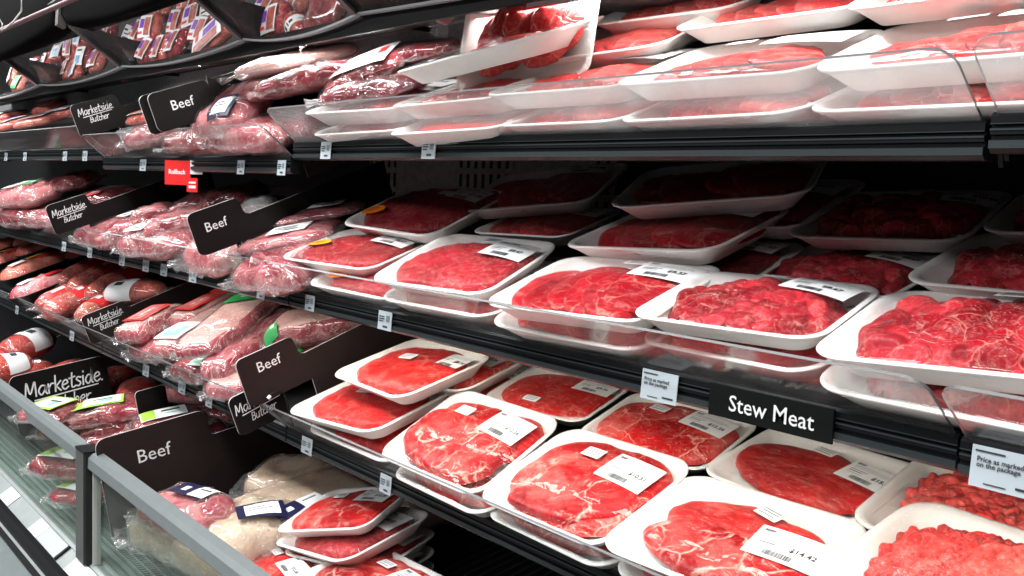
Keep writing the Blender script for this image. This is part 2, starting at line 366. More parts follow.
def price_lines(head,price,unit,seed):
    L=[(head,.0068,-.038,.0185,.03),('-',-.036,.030,.0150,.0006),('-',-.036,.034,.0115,.0006),('-',-.036,.022,.008,.0006)]
    L+=[('-',-.036,-.014,-.0035,.0016),('-',-.036,-.008,.0015,.0012),(price,.0115,.003,-.0065,.03),('-',-.036,-.012,-.0085,.0006)]
    L+=bars(-.022,.012,-.024,-.014,seed)
    return L
KIND={}
def kind(name,parts): KIND[name]=parts
def std(bulge,head,price,unit,lx,ly,lr,sx,sy,sr,seed,lw=.088,lh=.058):
    a,b=sticker(lx,ly,lw,lh,lr,bulge,price_lines(head,price,unit,seed))
    c,d=sticker(sx,sy,.036,.022,sr,bulge,[('-',-.014,.014,.005,.0014),('-',-.012,.014,.000,.0014),('-',-.014,.012,-.006,.0014)],'date_sticker')
    return [('price_label',a,'print',b),('date_sticker',c,'print',d),('cling_film',film_mesh(bulge,seed),None,None)]
Z0=.008
def steak_kind(nm,seed,mat,bulge,extra):
    parts=[]
    for (pn,me) in extra: parts.append((pn,me,None,None))
    kind(nm,parts+bulge)
# folded two-piece steaks, pointed slabs, ovals, cubed, shingled slices, stew, mince
kind('steak_fold',[('steak',blob(.002,.030,.105,.052,.02,Z0,.020,3.,MST,edge=.12,tone=.55),None,None),
    ('steak',blob(-.012,-.022,.108,.060,-.10,Z0+.004,.028,8.,MST2,edge=.14,tone=.45,fold=.006),None,None)]
    +std(.011,'BEEF','$12.26','$6.97/lb',.058,.040,-.08,-.050,.045,-.05,1))
kind('steak_big',[('steak',blob(0,.004,.112,.082,.0,Z0,.024,14.,MST,edge=.10,tone=.55,fold=.006),None,None),
    ('steak',blob(.01,-.03,.09,.05,.2,Z0+.012,.016,21.,MST2,edge=.16,tone=.5,fold=.006),None,None)]
    +std(.010,'BEEF','$10.31','$6.97/lb',.062,.036,-.06,-.022,.050,-.02,2))
kind('steak_pointed',[('steak',blob(.006,.012,.104,.058,-.10,Z0,.022,31.,MFLK,p=1.7,edge=.14,tone=.55),None,None),
    ('steak',blob(.015,-.042,.10,.042,-.16,Z0+.003,.024,36.,MST2,edge=.12,tone=.45,fold=.006),None,None)]
    +std(.009,'BEEF','$14.42','$5.97/lb',.074,.000,.05,.022,.052,-.3,3))
kind('rump',[('steak',blob(-.004,-.008,.114,.068,-.09,Z0,.024,44.,MFLK,p=1.6,edge=.10,tone=.5),None,None)]
    +std(.006,'BEEF','$15.08','$5.97/lb',.086,.022,-.12,-.006,.052,-.12,4))
kind('round_oval',[('steak',blob(0,0,.112,.080,0.,Z0,.022,52.,MRND,p=2.1,edge=.04,tone=.6),None,None),
    ('fat_rim',blob(0,-.003,.117,.084,0.,Z0-.002,.014,52.,MFAT,p=2.1,edge=.04,tone=.5),None,None)]
    +std(.005,'BEEF','$9.74','$5.98/lb',.070,.046,.0,-.02,-.060,.0,5))
kind('round_slab',[('steak',blob(-.004,.0,.112,.078,.04,Z0,.026,63.,MST,p=2.2,edge=.07,tone=.65,fold=.003),None,None)]
    +std(.010,'BEEF','$12.26','$5.98/lb',.062,.034,-.10,-.040,.040,-.1,6))
kind('thin_steak',[('steak',blob(-.008,.0,.106,.076,.03,Z0,.019,71.,MRND,p=2.2,edge=.08,tone=.6,fold=.003),None,None)]
    +std(.003,'BEEF','$8.14','$7.47/lb',.082,.046,.04,-.034,.018,.2,7,lw=.062,lh=.044))
kind('cubed',[('steak',blob(.006,-.006,.108,.076,.03,Z0,.026,82.,MCUB,p=2.2,edge=.06,tone=.7,bumpy=.003,fold=.004),None,None)]
    +std(.011,'CUBED STEAK','$8.47','$6.48/lb',.070,.038,-.05,.010,.068,.0,8))
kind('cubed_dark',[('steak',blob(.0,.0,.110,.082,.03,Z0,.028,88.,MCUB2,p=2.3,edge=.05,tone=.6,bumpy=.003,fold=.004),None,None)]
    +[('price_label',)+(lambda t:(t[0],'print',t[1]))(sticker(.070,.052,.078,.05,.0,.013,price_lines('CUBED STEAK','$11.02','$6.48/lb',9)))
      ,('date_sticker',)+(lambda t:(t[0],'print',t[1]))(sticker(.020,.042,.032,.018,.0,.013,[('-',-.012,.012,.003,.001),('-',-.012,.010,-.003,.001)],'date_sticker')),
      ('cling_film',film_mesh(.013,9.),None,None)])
def slices(seed,n=6):
    P=[]
    for i in range(n):
        f=i/(n-1); P.append(('beef_slice',blob(-.078+.150*f,-.004+.010*math.sin(i*2.1+seed),.040+.012*f,.078-.01*abs(f-.4),.10*math.sin(seed+i),Z0+.006+.002*i,.0095,seed+i*1.7,MSLC,p=2.,edge=.06,tx=-.16,tone=.35+.5*((i*7+seed)%5)/4,nr=10,na=56,sh=.35),None,None))
    return P
kind('sliced',slices(3.3)+std(.010,'BEEF','$9.37','$7.96/lb',.072,.046,-.04,.012,.070,.0,10))
kind('sliced_big',slices(7.1,5)+std(.012,'BEEF','$10.86','$7.96/lb',.066,.052,-.02,.020,.078,.0,11))
def small_slices(seed,n=5,sx=.72,sy=.66):
    P=[]
    for i in range(n):
        f=i/(n-1); P.append(('beef_slice',blob((-.062+.118*f)*sx/.72,-.012+.008*math.sin(i*2.1+seed),.040,.078*sy,.14*math.sin(seed+i),Z0+.006+.002*i,.0085,seed+i*1.7,MTOP,p=2.,edge=.12,tx=-.14,tone=.45+.5*((i*7+seed)%5)/4,nr=10,na=56,sh=.35),None,None))
    return P
MTOP=meat('top_cut_red',(.64,.05,.05),(.50,.02,.025),vein=.7,vscale=26,fleck=.35,fscale=110,patch=.3)
def topcut(nm,seed,lx,ly,lr,bul=.008,pr='$9.37'):
    kind(nm,small_slices(seed)+std(bul,'BEEF',pr,'',lx,ly,lr,-.035,.048,.1,seed,lw=.104,lh=.066))
topcut('top_cut',4.4,.060,.046,-.04)
topcut('top_cut_left',9.2,.052,.052,-.10,pr='$10.86')
kind('stew',[('stew_meat',heap(.114,.086,Z0,.030,120,.0165,5,MSTW,150,112),None,None)]+std(.015,'STEW MEAT','$8.67','$5.87/lb',.070,.046,-.10,-.006,.076,.0,12))
kind('stew_large',[('stew_meat',heap(.116,.088,Z0,.034,120,.020,11,MSTW,150,112),None,None)]+std(.017,'STEW MEAT','$10.45','$5.87/lb',.088,.040,.12,.012,.058,-.08,13,lw=.07))
kind('mince',[('ground_meat',heap(.110,.082,Z0+.002,.038,1300,.0058,23,MMIN,230,172,flat=.8,elong=2.2),None,None)]
    +[('cling_film',film_mesh(.016,14.),None,None)])
SHELF={}
def frame(y,z,tilt):
    t=R(tilt); return Matrix(((1,0,0,0),(0,math.cos(t),-math.sin(t),y),(0,math.sin(t),math.cos(t),z+ZC),(0,0,0,1)))
for k,(y,z,t) in dict(S1=(YR,-.541*YR,20),S2=(YR,-.231*YR,20),S3=(YR,.0925*YR,20),S3B=(YR,.0625*YR,20),DK=(.6,-.75,10),P4=(.85,.283,75)).items(): SHELF[k]=frame(y,z,t)
def pose(s,u,v,w,yaw=0,pit=0,rol=0):
    return SHELF[s]@Matrix.Translation((u,v,w))@Matrix.Rotation(R(pit),4,'X')@Matrix.Rotation(R(rol),4,'Y')@Matrix.Rotation(R(yaw),4,'Z')
def put_tray(kd,s,u,v,w,yaw,pit,rol,l,d,label,group,extra=None):
    h=(l+d)/2
    M=pose(s,u,v,w,yaw,pit,rol)@Matrix.Translation((0,0,-TH*h))@Matrix.Diagonal((l,d,h,1))
    t=thing('meat_tray_package',label,'meat package',M,group)
    obj('foam_tray',TRAY,t)
    for nm,me,cn,cm in KIND[kd]:
        o=obj(nm,me,t)
        if cm is not None: obj(cn,cm,o)
    if extra: extra(t)
    return t
ORANGE=plain('orange_sticker_ink',(.95,.22,.01),.4)
def orange(cx,cy,bulge,col=ORANGE):
    def f(t):
        P=[(0,0)]+[(math.cos(k/28*6.2832),math.sin(k/28*6.2832)) for k in range(28)]
        V=np.array([(cx+.031*p[0],cy+.017*p[1]) for p in P]); z=domez(V[:,0],V[:,1],bulge)+.0015
        o=obj('orange_sticker',mesh('orange_sticker',np.stack([V[:,0],V[:,1],z],1),[(0,1+k,1+(k+1)%28) for k in range(28)],col),t,label='oval orange sticker')
        T=[];F=[]
        for a0,a1,yy in ((-.018,.016,.004),(-.014,.012,-.002),(-.016,.006,-.008)):
            o_=len(T)
            for q in range(6): x=a0+(a1-a0)*q/5; T+=[(x,yy),(x,yy+.002)]
            F+=[(o_+2*q,o_+2*q+2,o_+2*q+3,o_+2*q+1) for q in range(5)]
        T=np.array(T)+np.array([cx,cy]); z=domez(T[:,0],T[:,1],bulge)+.0022
        obj('print',mesh('print',np.stack([T[:,0],T[:,1],z],1),F,plain('sticker_brown',(.35,.07,.01),.5)),o)
    return f
YEL=plain('yellow_sticker_ink',(.95,.42,.02),.4)
G1='trays of beef on the bottom tilted shelf'; G2='trays of beef on the middle shelf'; G3='trays of beef on the top tilted shelf'; G0='trays of beef in the low well'
TR=[
('thin_steak','S1',-1.384,.095,.022,2,0,2,1.0,.98,'bottom steak tray behind the clear guard corner, lowest of its stack',G1),
('thin_steak','S1',-1.419,.085,.056,4,-3,-2,1.02,.95,'tray of pale red steak half covered by the tray above it',G1),
('thin_steak','S1',-1.371,.150,.099,-4,-2.6,-1.9,.97,.94,'thin red steak tray topping the stack beside the Beef divider',G1),
('round_slab','S1',-1.357,.225,.066,6,-4,-1.8,.91,.87,'shadowed steak tray poking out right of the stack by the divider',G1),
('round_slab','S1',-1.330,.262,.028,4,-3,0,.92,.88,'lowest dark steak tray showing only its white rim behind the stack',G1),
('round_oval','S1',-1.145,.268,.038,9,-4.5,4,.78,.74,'oval round steak with a fat rim under the middle rail',G1),
('steak_fold','S1',-1.126,.073,.059,2,7,3,.90,.91,'folded deep red steak tray with white wrap glare, second from the divider',G1),
('round_slab','S1',-1.10,.068,.024,-2,0,-1,.92,.9,'lower tray seen through the guard beneath the folded deep red steak',G1),
('steak_big','S1',-.878,.070,.059,0,4,0,.90,.91,'large marbled steak tray in the centre front of the bottom shelf',G1),
('round_slab','S1',-.875,.074,.024,-2,0,-1,.93,.92,'lower tray seen through the guard beneath the large marbled steak',G1),
('round_slab','S1',-.895,.251,.040,7,-4,5,.81,.78,'bright red round steak tray behind the large marbled steak',G1),
('rump','S1',-.665,.250,.037,-1,-4.9,2,.84,.80,'flat pointed roast in a deep white tray behind the front row',G1),
('steak_pointed','S1',-.641,.069,.059,4,-2.2,2,.94,.89,'two-piece coarse grained steak tray left of the ground beef',G1),
('round_slab','S1',-.640,.075,.024,0,0,0,.93,.9,'lower tray beneath the two-piece coarse grained steak',G1),
('mince','S1',-.393,.115,.069,-5,-2.5,0,.96,.95,'ground beef tray at the near end of the bottom shelf',G1),
('mince','S1',-.44,.262,.040,0,-2,0,1,.9,'ground beef tray tucked under the rail behind the nearer one',G1),
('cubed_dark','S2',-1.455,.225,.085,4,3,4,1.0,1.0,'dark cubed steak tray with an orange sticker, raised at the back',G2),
('cubed','S2',-1.490,.095,.055,10,-3,4,.92,.86,'cubed steak tray with a yellow-orange sticker, leaning on the guard',G2),
('cubed','S2',-1.392,.090,.024,3,0,2,.98,.95,'lower cubed steak tray with an orange sticker behind the guard',G2),
('cubed','S2',-1.167,.085,.060,9,1.8,4,.92,.91,'coarse cubed steak tray in the second front stack',G2),
('cubed','S2',-1.155,.091,.026,4,0,1.9,.98,.97,'lower tray beneath the coarse cubed steak',G2),
('sliced','S2',-.858,.068,.061,9,-2.4,1.8,.96,.93,'thin sliced beef fanned in a front tray left of the stew meat',G2),
('sliced','S2',-.874,.087,.026,4,0,1.9,1.0,1.0,'lower tray beneath the fanned sliced beef at the front',G2),
('stew','S2',-.641,.082,.060,7,-4,1.7,.86,.80,'small stew meat tray above the large shelf tag',G2),
('sliced','S2',-.642,.107,.026,-4,0,-2,.95,.95,'lower tray beneath the small stew meat tray',G2),
('stew_large','S2',-.397,.087,.060,7,-4,-1,.96,.94,'big stew meat tray crossing the end of the clear guard',G2),
('stew','S2',-.392,.090,.026,0,0,0,1,.98,'lower tray beneath the big stew meat tray',G2),
('sliced_big','S2',-1.280,.36,.085,20,3.4,1.8,1.01,.92,'dark sliced beef tray at the back, nearest the perforated wall',G2),
('sliced','S2',-1.225,.305,.045,6,-3.2,.8,.83,.80,'shadowed sliced beef tray just below the dark one at the back',G2),
('sliced_big','S2',-.877,.235,.078,4,-3,-1.5,.98,.97,'greyish sliced beef tray in the second row, half in shade',G2),
('sliced_big','S2',-.865,.325,.115,24,-.6,1.7,1.03,.95,'big dark tray on top of the shaded pile under the upper rail',G2),
('sliced','S2',-.845,.365,.072,2,1.8,0,1.0,.90,'dark tray whose white corner sticks out right of the shaded pile',G2),
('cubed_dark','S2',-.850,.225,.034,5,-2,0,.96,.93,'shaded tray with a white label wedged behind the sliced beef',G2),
('stew_large','S2',-.621,.345,.070,6,.5,0,.84,.84,'dark stew meat tray raised at the back of the shelf',G2),
('stew','S2',-.645,.255,.030,-3,-2.7,0,.80,.78,'shaded stew meat tray right behind the small front one',G2),
('stew','S2',-.395,.254,.060,1,-3.7,0,.97,.92,'stew meat tray behind the big one at the shelf end',G2),
('stew_large','S2',-.380,.378,.075,8,-3,-1,.97,.84,'stew meat tray farthest back at the shelf end',G2),
# top tilted shelf
('thin_steak','S3',-1.384,.090,.016,4,0,.4,1.0,1.0,'lowest tray behind the milky guard, by its cut corner',G3),
('thin_steak','S3',-1.129,.078,.016,4,0,0,1.0,1.0,'second lowest tray along the milky guard from its cut corner',G3),
('top_cut','S3',-.905,.095,.016,0,0,0,.88,1.0,'third lowest tray along the milky guard',G3),
('top_cut_left','S3',-.680,.095,.016,0,0,-.5,.95,1.0,'fourth lowest tray along the milky guard',G3),
('top_cut','S3',-.428,.098,.016,0,0,0,1.0,1.0,'lowest tray crossing the near end of the milky guard',G3),
('top_cut_left','S3',-1.380,.086,.050,7,-1,1.9,1.0,1.0,'upper front tray nearest the cut corner of the milky guard',G3),
('top_cut','S3',-1.150,.106,.050,3,0,0,1.0,1.0,'pale upper front tray second along the milky guard',G3),
('top_cut_left','S3',-.940,.120,.051,6,0,1.5,.95,1.0,'upper front tray with coarse beef, centre of the top shelf',G3),
('top_cut','S3',-.700,.120,.051,6,0,1.5,.95,1.0,'upper front tray with a long white label on the top shelf',G3),
('top_cut_left','S3',-.430,.120,.051,5,1,.7,1.02,1.0,'upper front tray of pink beef at the near end of the top shelf',G3),
('top_cut','S3',-1.100,.100,.106,19,-1,-4,1.05,.85,'tray tipped across the pile in front of the standing tray',G3),
('top_cut_left','S3',-.985,.225,.078,8,3,1,.95,.95,'tray sloping behind the centre front tray with a white label',G3),
('top_cut','S3',-.93,.320,.105,6,4,2,.95,.95,'tray at the back of the top shelf with bright coarse beef',G3),
('top_cut_left','S3',-.735,.275,.088,6,3,1,.98,.95,'back tray of sliced beef left of the dark red one on top',G3),
('top_cut','S3',-.48,.255,.088,5,3,1,1.0,.95,'tray of dark red beef behind the two near front trays on top',G3),
('top_cut_left','S3',-.36,.330,.10,5,3,1,1.02,.95,'farthest back tray at the near top corner of the shelf',G3),
# well
('cubed','DK',-1.440,.285,.030,12,0,-2,.86,.86,'lowest tray of the small stack in the well',G0),
('cubed','DK',-1.437,.287,.058,12,0,-2,.86,.86,'second tray from the bottom of the small stack in the well',G0),
('cubed','DK',-1.437,.289,.088,16,0,-2,.87,.86,'third tray of the small stack in the well',G0),
('cubed','DK',-1.440,.278,.117,4,4,-8,.92,.95,'broad tray just under the topmost one of the small stack in the well',G0),
('round_slab','DK',-1.454,.280,.150,24,6,-8,.78,.82,'topmost tray, turned askew on the small stack in the well',G0),
('steak_big','DK',-1.274,.215,.099,3,-3,0,.92,.89,'front tray of bright steak in the well beneath the small stack',G0),
('round_slab','DK',-1.500,.145,.075,-4,0,-3,.80,.75,'partly hidden steak tray beside the pale bags in the well',G0),
]
for r in TR:
    ex=None
    if 'orange sticker, raised' in r[10]: ex=orange(-.082,-.050,.013)
    elif 'yellow-orange' in r[10]: ex=orange(-.088,-.020,.011,YEL)
    elif 'lower cubed steak tray with an orange' in r[10]: ex=orange(-.072,-.060,.011)
    put_tray(*r,extra=ex)
# tray standing on its edge at the back of the top shelf
Ms=pose('S3',-1.075,.135,.127,6,0,0)@Matrix.Rotation(R(60),4,'X')@Matrix.Translation((0,0,-TH))
t=thing('meat_tray_package','sliced beef tray standing upright on its edge, facing the aisle','meat package',Ms,G3)
obj('foam_tray',TRAY,t)
for nm,me,cn,cm in KIND['top_cut']:
    o=obj(nm,me,t)
    if cm is not None: obj(cn,cm,o)
# ------------------------------------------------------------------ soft packs
def pillow(L,W,H,seed,p=4.2,q=.42,rough=.16,fold=0.):
    a,b=L/2,W/2
    def zt(x,y):
        x=np.asarray(x,float);y=np.asarray(y,float)
        return H/2*np.maximum(1-np.abs(x/a)**p,0)**q*np.maximum(1-np.abs(y/b)**p,0)**q
    nx,ny=26,16; V=[];F=[];n=nx+1
    for side in (1,-1):
        for j in range(ny+1):
            for i in range(n):
                s=math.sin(math.pi/2*(-1+2*i/nx)); t=math.sin(math.pi/2*(-1+2*j/ny))
                k=.15; x=a*s*(1-k*t**6); y=b*t*(1-k*s**6)
                z=float(zt(a*s,b*t)); e=(1-s**4)*(1-t**4)
                nn=mnoise.fractal(Vector((x*22+seed*7,y*26,seed+side)),.9,2.,3)
                z=z*(1+rough*2*nn)+e*fold*abs(mnoise.noise(Vector((x*60+y*25+seed,y*30,seed))))
                x*=1+.10*mnoise.noise(Vector((t*2+seed,side*0,s)))
                y*=1+.12*mnoise.noise(Vector((s*2.5+seed,3,t)))
                V.append((x,y,side*z*(1 if side>0 else .75)))
    m=(nx+1)*(ny+1)
    for j in range(ny):
        for i in range(nx):
            f=(j*n+i,j*n+i+1,(j+1)*n+i+1,(j+1)*n+i); F.append(f); F.append(tuple(m+k for k in f[::-1]))
    return V,F,zt
def packmesh(L,W,H,seed,mat,**k):
    V,F,zt=pillow(L,W,H,seed,**k); rng=random.Random(seed)
    tone=[.5+.45*mnoise.noise(Vector((v[0]*14+seed,v[1]*14,seed))) for v in V]
    return mesh('meat',V,F,mat,smooth=True,tone=tone),zt
def fringe(L,W,seed,ext=.018,mat=None):
    """flat crinkled border of empty film around the pack"""
    V=[];F=[];n=64
    for ring,(e,za) in enumerate(((-.012,.002),(ext*.4,.003),(ext,.008))):
        for k in range(n):
            t=2*math.pi*k/n; c,s=math.cos(t),math.sin(t); sg=lambda v,pw:math.copysign(abs(v)**pw,v)
            x=sg(c,.55)*(L/2+e); y=sg(s,.55)*(W/2+e)
            j=1+(.05*mnoise.noise(Vector((c*5+seed,s*5,ring))) if ring==2 else 0)
            V.append((x*j,y*j,za*mnoise.noise(Vector((c*7+seed,s*7,seed)))*2))
    for r_ in range(2):
        for k in range(n):
            j=(k+1)%n; F.append((r_*n+k,(r_+1)*n+k,(r_+1)*n+j,r_*n+j))
    return mesh('film_edge',V,F,mat or BAGF,smooth=True)
GRN=plain('label_green',(.03,.42,.10),.4); MINT=plain('label_mint',(.25,.72,.42),.4); LIME=plain('label_lime',(.35,.60,.06),.4)
PURP=plain('label_purple',(.20,.05,.45),.4); BLUE=plain('label_blue',(.03,.30,.65),.4); REDL=plain('label_red',(.72,.03,.03),.4); NAVY=plain('label_navy',(.01,.012,.05),.4)
LAMPW=plain('lamp_housing',(.6,.6,.58),.4)
BTR=plain('black_tray',(.01,.01,.011),.35)
def flat_on(zt,cx,cy,w,h,rot,mat,name,parent,off=.0016,lab=None,nx=8,ny=5,shape=None):
    P=[(-w/2+w*i/nx,-h/2+h*j/ny) for j in range(ny+1) for i in range(nx+1)]
    F=[(j*(nx+1)+i,j*(nx+1)+i+1,(j+1)*(nx+1)+i+1,(j+1)*(nx+1)+i) for j in range(ny) for i in range(nx)]
    if shape is not None: P,F=shape
    P=np.array(P); X=cx+P[:,0]*math.cos(rot)-P[:,1]*math.sin(rot); Y=cy+P[:,0]*math.sin(rot)+P[:,1]*math.cos(rot)
    return obj(name,mesh(name,np.stack([X,Y,zt(X,Y)+off],1),F,mat,smooth=True),parent,label=lab)
def label_on(zt,cx,cy,w,h,rot,parent,style,seed=0):
    """a printed label: white field plus coloured blocks and print, as sub-parts"""
    base={'white':PAPER,'blackframe':NAVY,'red':REDL,'greenwhite':PAPER,'mint':PAPER,'green':GRN,'purple':PAPER,'blue':PAPER,'reddot':PAPER,'limewhite':LIME,'navy':NAVY}[style]
    o=flat_on(zt,cx,cy,w,h,rot,base,'label',parent,off=.002)
    def sub(dx,dy,ww,hh,m,nm): 
        X=cx+dx*math.cos(rot)-dy*math.sin(rot); Y=cy+dx*math.sin(rot)+dy*math.cos(rot)
        return flat_on(zt,X,Y,ww,hh,rot,m,nm,o,off=.0027,nx=5,ny=3)
    if style=='blackframe':
        sub(w*.03,-h*.02,w*.72,h*.74,PAPER,'label_field'); sub(-w*.06,h*.1,w*.4,h*.05,INK,'print'); sub(w*.0,-h*.05,w*.5,h*.05,INK,'print')
    elif style=='greenwhite':
        sub(-w*.33,0,w*.30,h*.9,LIME,'green_block'); sub(w*.16,h*.12,w*.4,h*.16,INK,'print'); sub(w*.2,-h*.18,w*.34,h*.1,MINT,'print')
    elif style=='limewhite':
        sub(w*.08,0,w*.74,h*.80,PAPER,'label_field'); sub(w*.1,h*.1,w*.4,h*.12,INK,'print'); sub(w*.16,-h*.1,w*.24,h*.3,MINT,'print')
    elif style=='mint': sub(-w*.1,0,w*.6,h*.72,MINT,'mint_block'); sub(w*.02,h*.05,w*.3,h*.12,PAPER,'print')
    elif style=='green': sub(w*.15,h*.1,w*.3,h*.4,PAPER,'print')
    elif style=='red': sub(0,0,w*.84,h*.62,MPNK,'window'); sub(-w*.02,0,w*.7,h*.32,REDL,'print'); sub(0,0,w*.5,h*.12,PAPER,'print')
    elif style=='purple': sub(-w*.28,h*.02,w*.36,h*.8,MSAL,'window'); sub(w*.12,-h*.12,w*.34,h*.42,PURP,'emblem'); sub(w*.2,h*.3,w*.4,h*.12,REDL,'print')
    elif style=='blue': sub(-w*.08,h*.2,w*.42,h*.42,BLUE,'emblem'); sub(w*.36,0,w*.22,h*.85,MSAL,'window'); sub(-w*.1,-h*.3,w*.5,h*.1,INK,'print')
    elif style=='reddot': sub(-w*.22,-h*.05,w*.40,h*.5,INK,'dark_field'); sub(-w*.20,-h*.05,w*.36,h*.42,PAPERB,'print'); sub(w*.32,h*.12,w*.16,h*.32,REDL,'emblem')
    elif style=='navy': sub(w*.27,0,w*.44,h*.9,PAPER,'label_field'); sub(-w*.2,-h*.05,w*.14,h*.34,PAPER,'emblem'); sub(w*.27,h*.12,w*.3,h*.1,INK,'print')
    else: sub(-w*.1,h*.15,w*.6,h*.08,INK,'print'); sub(-w*.05,-h*.05,w*.5,h*.06,INK,'print'); sub(w*.1,-h*.25,w*.4,h*.1,INK,'print')
    return o
def place(s,u,v,w,yaw,pit=0,rol=0): return pose(s,u,v,w,yaw,pit,rol)
def vac(name,cat,s,u,v,w,yaw,L,W,H,mat,label,group=None,labels=(),pit=0,rol=0,film=VAC,ext=.02,rough=.18,p=4.2,fold=.004,part='meat'):
    seed=(u*7.3+v*31+w*11)%50
    t=thing(name,label,cat,place(s,u,v,w,yaw,pit,rol),group)
    me,zt=packmesh(L,W,H,seed,mat,rough=rough,p=p,fold=fold); obj(part,me,t)
    V,F,_=pillow(L*1.03,W*1.04,H*1.16,seed+.01,rough=rough,p=p*1.0,fold=.003); obj('film',mesh('film',V,F,film,smooth=True),t)
    obj('film_edge',fringe(L,W,seed,ext),t)
    z2=lambda X,Y:zt(X,Y)*1.2+.002
    for lb in labels: label_on(z2,*lb[:5],t,lb[5])
    return t
def ribslab(s,u,v,w,yaw,L,W,H,label,group,labels=(),pit=0,rol=0,top=MFAT,side=MRIB):
    seed=(u*5.3+v*31)%50
    t=thing('rib_pack',label,'meat package',place(s,u,v,w,yaw,pit,rol),group)
    me,zt=packmesh(L,W,H,seed,side,rough=.08,p=6.); obj('ribs',me,t)
    V,F,_=pillow(L*.97,W*.93,H*1.06,seed,rough=.08,p=6.); V=[(x,y,z+.001) for x,y,z in V]
    top_f=[f for f in F if all(V[i][2]>H*.30 for i in f)]
    obj('fat_cap',mesh('fat_cap',V,top_f,top,smooth=True,tone=[.5]*len(V)),t)
    V,F,_=pillow(L*1.02,W*1.03,H*1.14,seed,rough=.08,p=6.,fold=.002); obj('film',mesh('film',V,F,VAC,smooth=True),t)
    obj('film_edge',fringe(L,W,seed,.015),t)
    z2=lambda X,Y:zt(X,Y)*1.16+.002
    for lb in labels: label_on(z2,*lb[:5],t,lb[5])
    return t
def chub(s,u,v,w,yaw,L,W,H,label,group,band=None,mat=MCHB,pit=0,rol=0,bandmat=PAPER,ends=True):
    """tube of ground meat in clear film with crimped ends"""
    seed=(u*9.3+v*17)%50; t=thing('ground_meat_tube',label,'meat package',place(s,u,v,w,yaw,pit,rol),group)
    n=28;m=26;V=[];F=[]
    def rad(s_): return (max(0,1-abs(s_)**3.6))**.5
    for i in range(m+1):
        s_=math.sin(math.pi/2*(-1+2*i/m)); r=rad(s_)
        for k in range(n):
            a=2*math.pi*k/n; y=math.cos(a)*W/2*r; z=math.sin(a)*H/2*r; j=1+.10*mnoise.fractal(Vector((s_*L*30+seed,y*40,z*40)),.9,2.,3)
            V.append((s_*L/2,y*j,z*j))
    F=[(i*n+k,i*n+(k+1)%n,(i+1)*n+(k+1)%n,(i+1)*n+k) for i in range(m) for k in range(n)]
    obj('ground_meat',mesh('ground_meat',V,F,mat,smooth=True,tone=[.5+.4*mnoise.noise(Vector((v[0]*30+seed,v[1]*30,v[2]*30))) for v in V]),t)
    obj('film',mesh('film',[(x*1.01,y*1.03,z*1.03) for x,y,z in V],F,VAC,smooth=True),t)
    if ends:
        for sg in (-1,1):
            V2=[];F2=[]
            o=len(V2)
            for i in range(4):
                for k in range(9):
                    f=-1+k/4; V2.append((sg*(L/2-.006+i*.008),f*(.010+.008*i),.004*math.sin(k*2.3+i+seed)))
            F2+=[(o+i*9+k,o+i*9+k+1,o+(i+1)*9+k+1,o+(i+1)*9+k) for i in range(3) for k in range(8)]
            obj('crimped_end',mesh('crimped_end',V2,F2,BAGF),t)
    if band:
        x0,x1=band; V3=[];F3=[];q=16;g=6
        for i in range(g+1):
            x=(x0+(x1-x0)*i/g)*L/2; r=rad(2*x/L)*1.08
            for k in range(q+1):
                a=R(-15+210*k/q); V3.append((x,math.cos(a)*W/2*r,math.sin(a)*H/2*r))
        F3=[(i*(q+1)+k,i*(q+1)+k+1,(i+1)*(q+1)+k+1,(i+1)*(q+1)+k) for i in range(g) for k in range(q)]
        lb=obj('label_band',mesh('label_band',V3,F3,bandmat,smooth=True),t)
        V4=[];F4=[]
        for a0,a1,f0,f1 in ((60,75,.2,.8),(85,92,.2,.7),(100,120,.3,.6)):
            o=len(V4)
            for f in (f0,f1):
                x=(x0+(x1-x0)*f)*L/2; r=rad(2*x/L)*1.11
                for a in (a0,(a0+a1)/2,a1): V4.append((x,math.cos(R(a))*W/2*r,math.sin(R(a))*H/2*r))
            F4+=[(o,o+1,o+4,o+3),(o+1,o+2,o+5,o+4)]
        obj('print',mesh('print',V4,F4,INK if bandmat is PAPER else PAPER),lb)
    return t
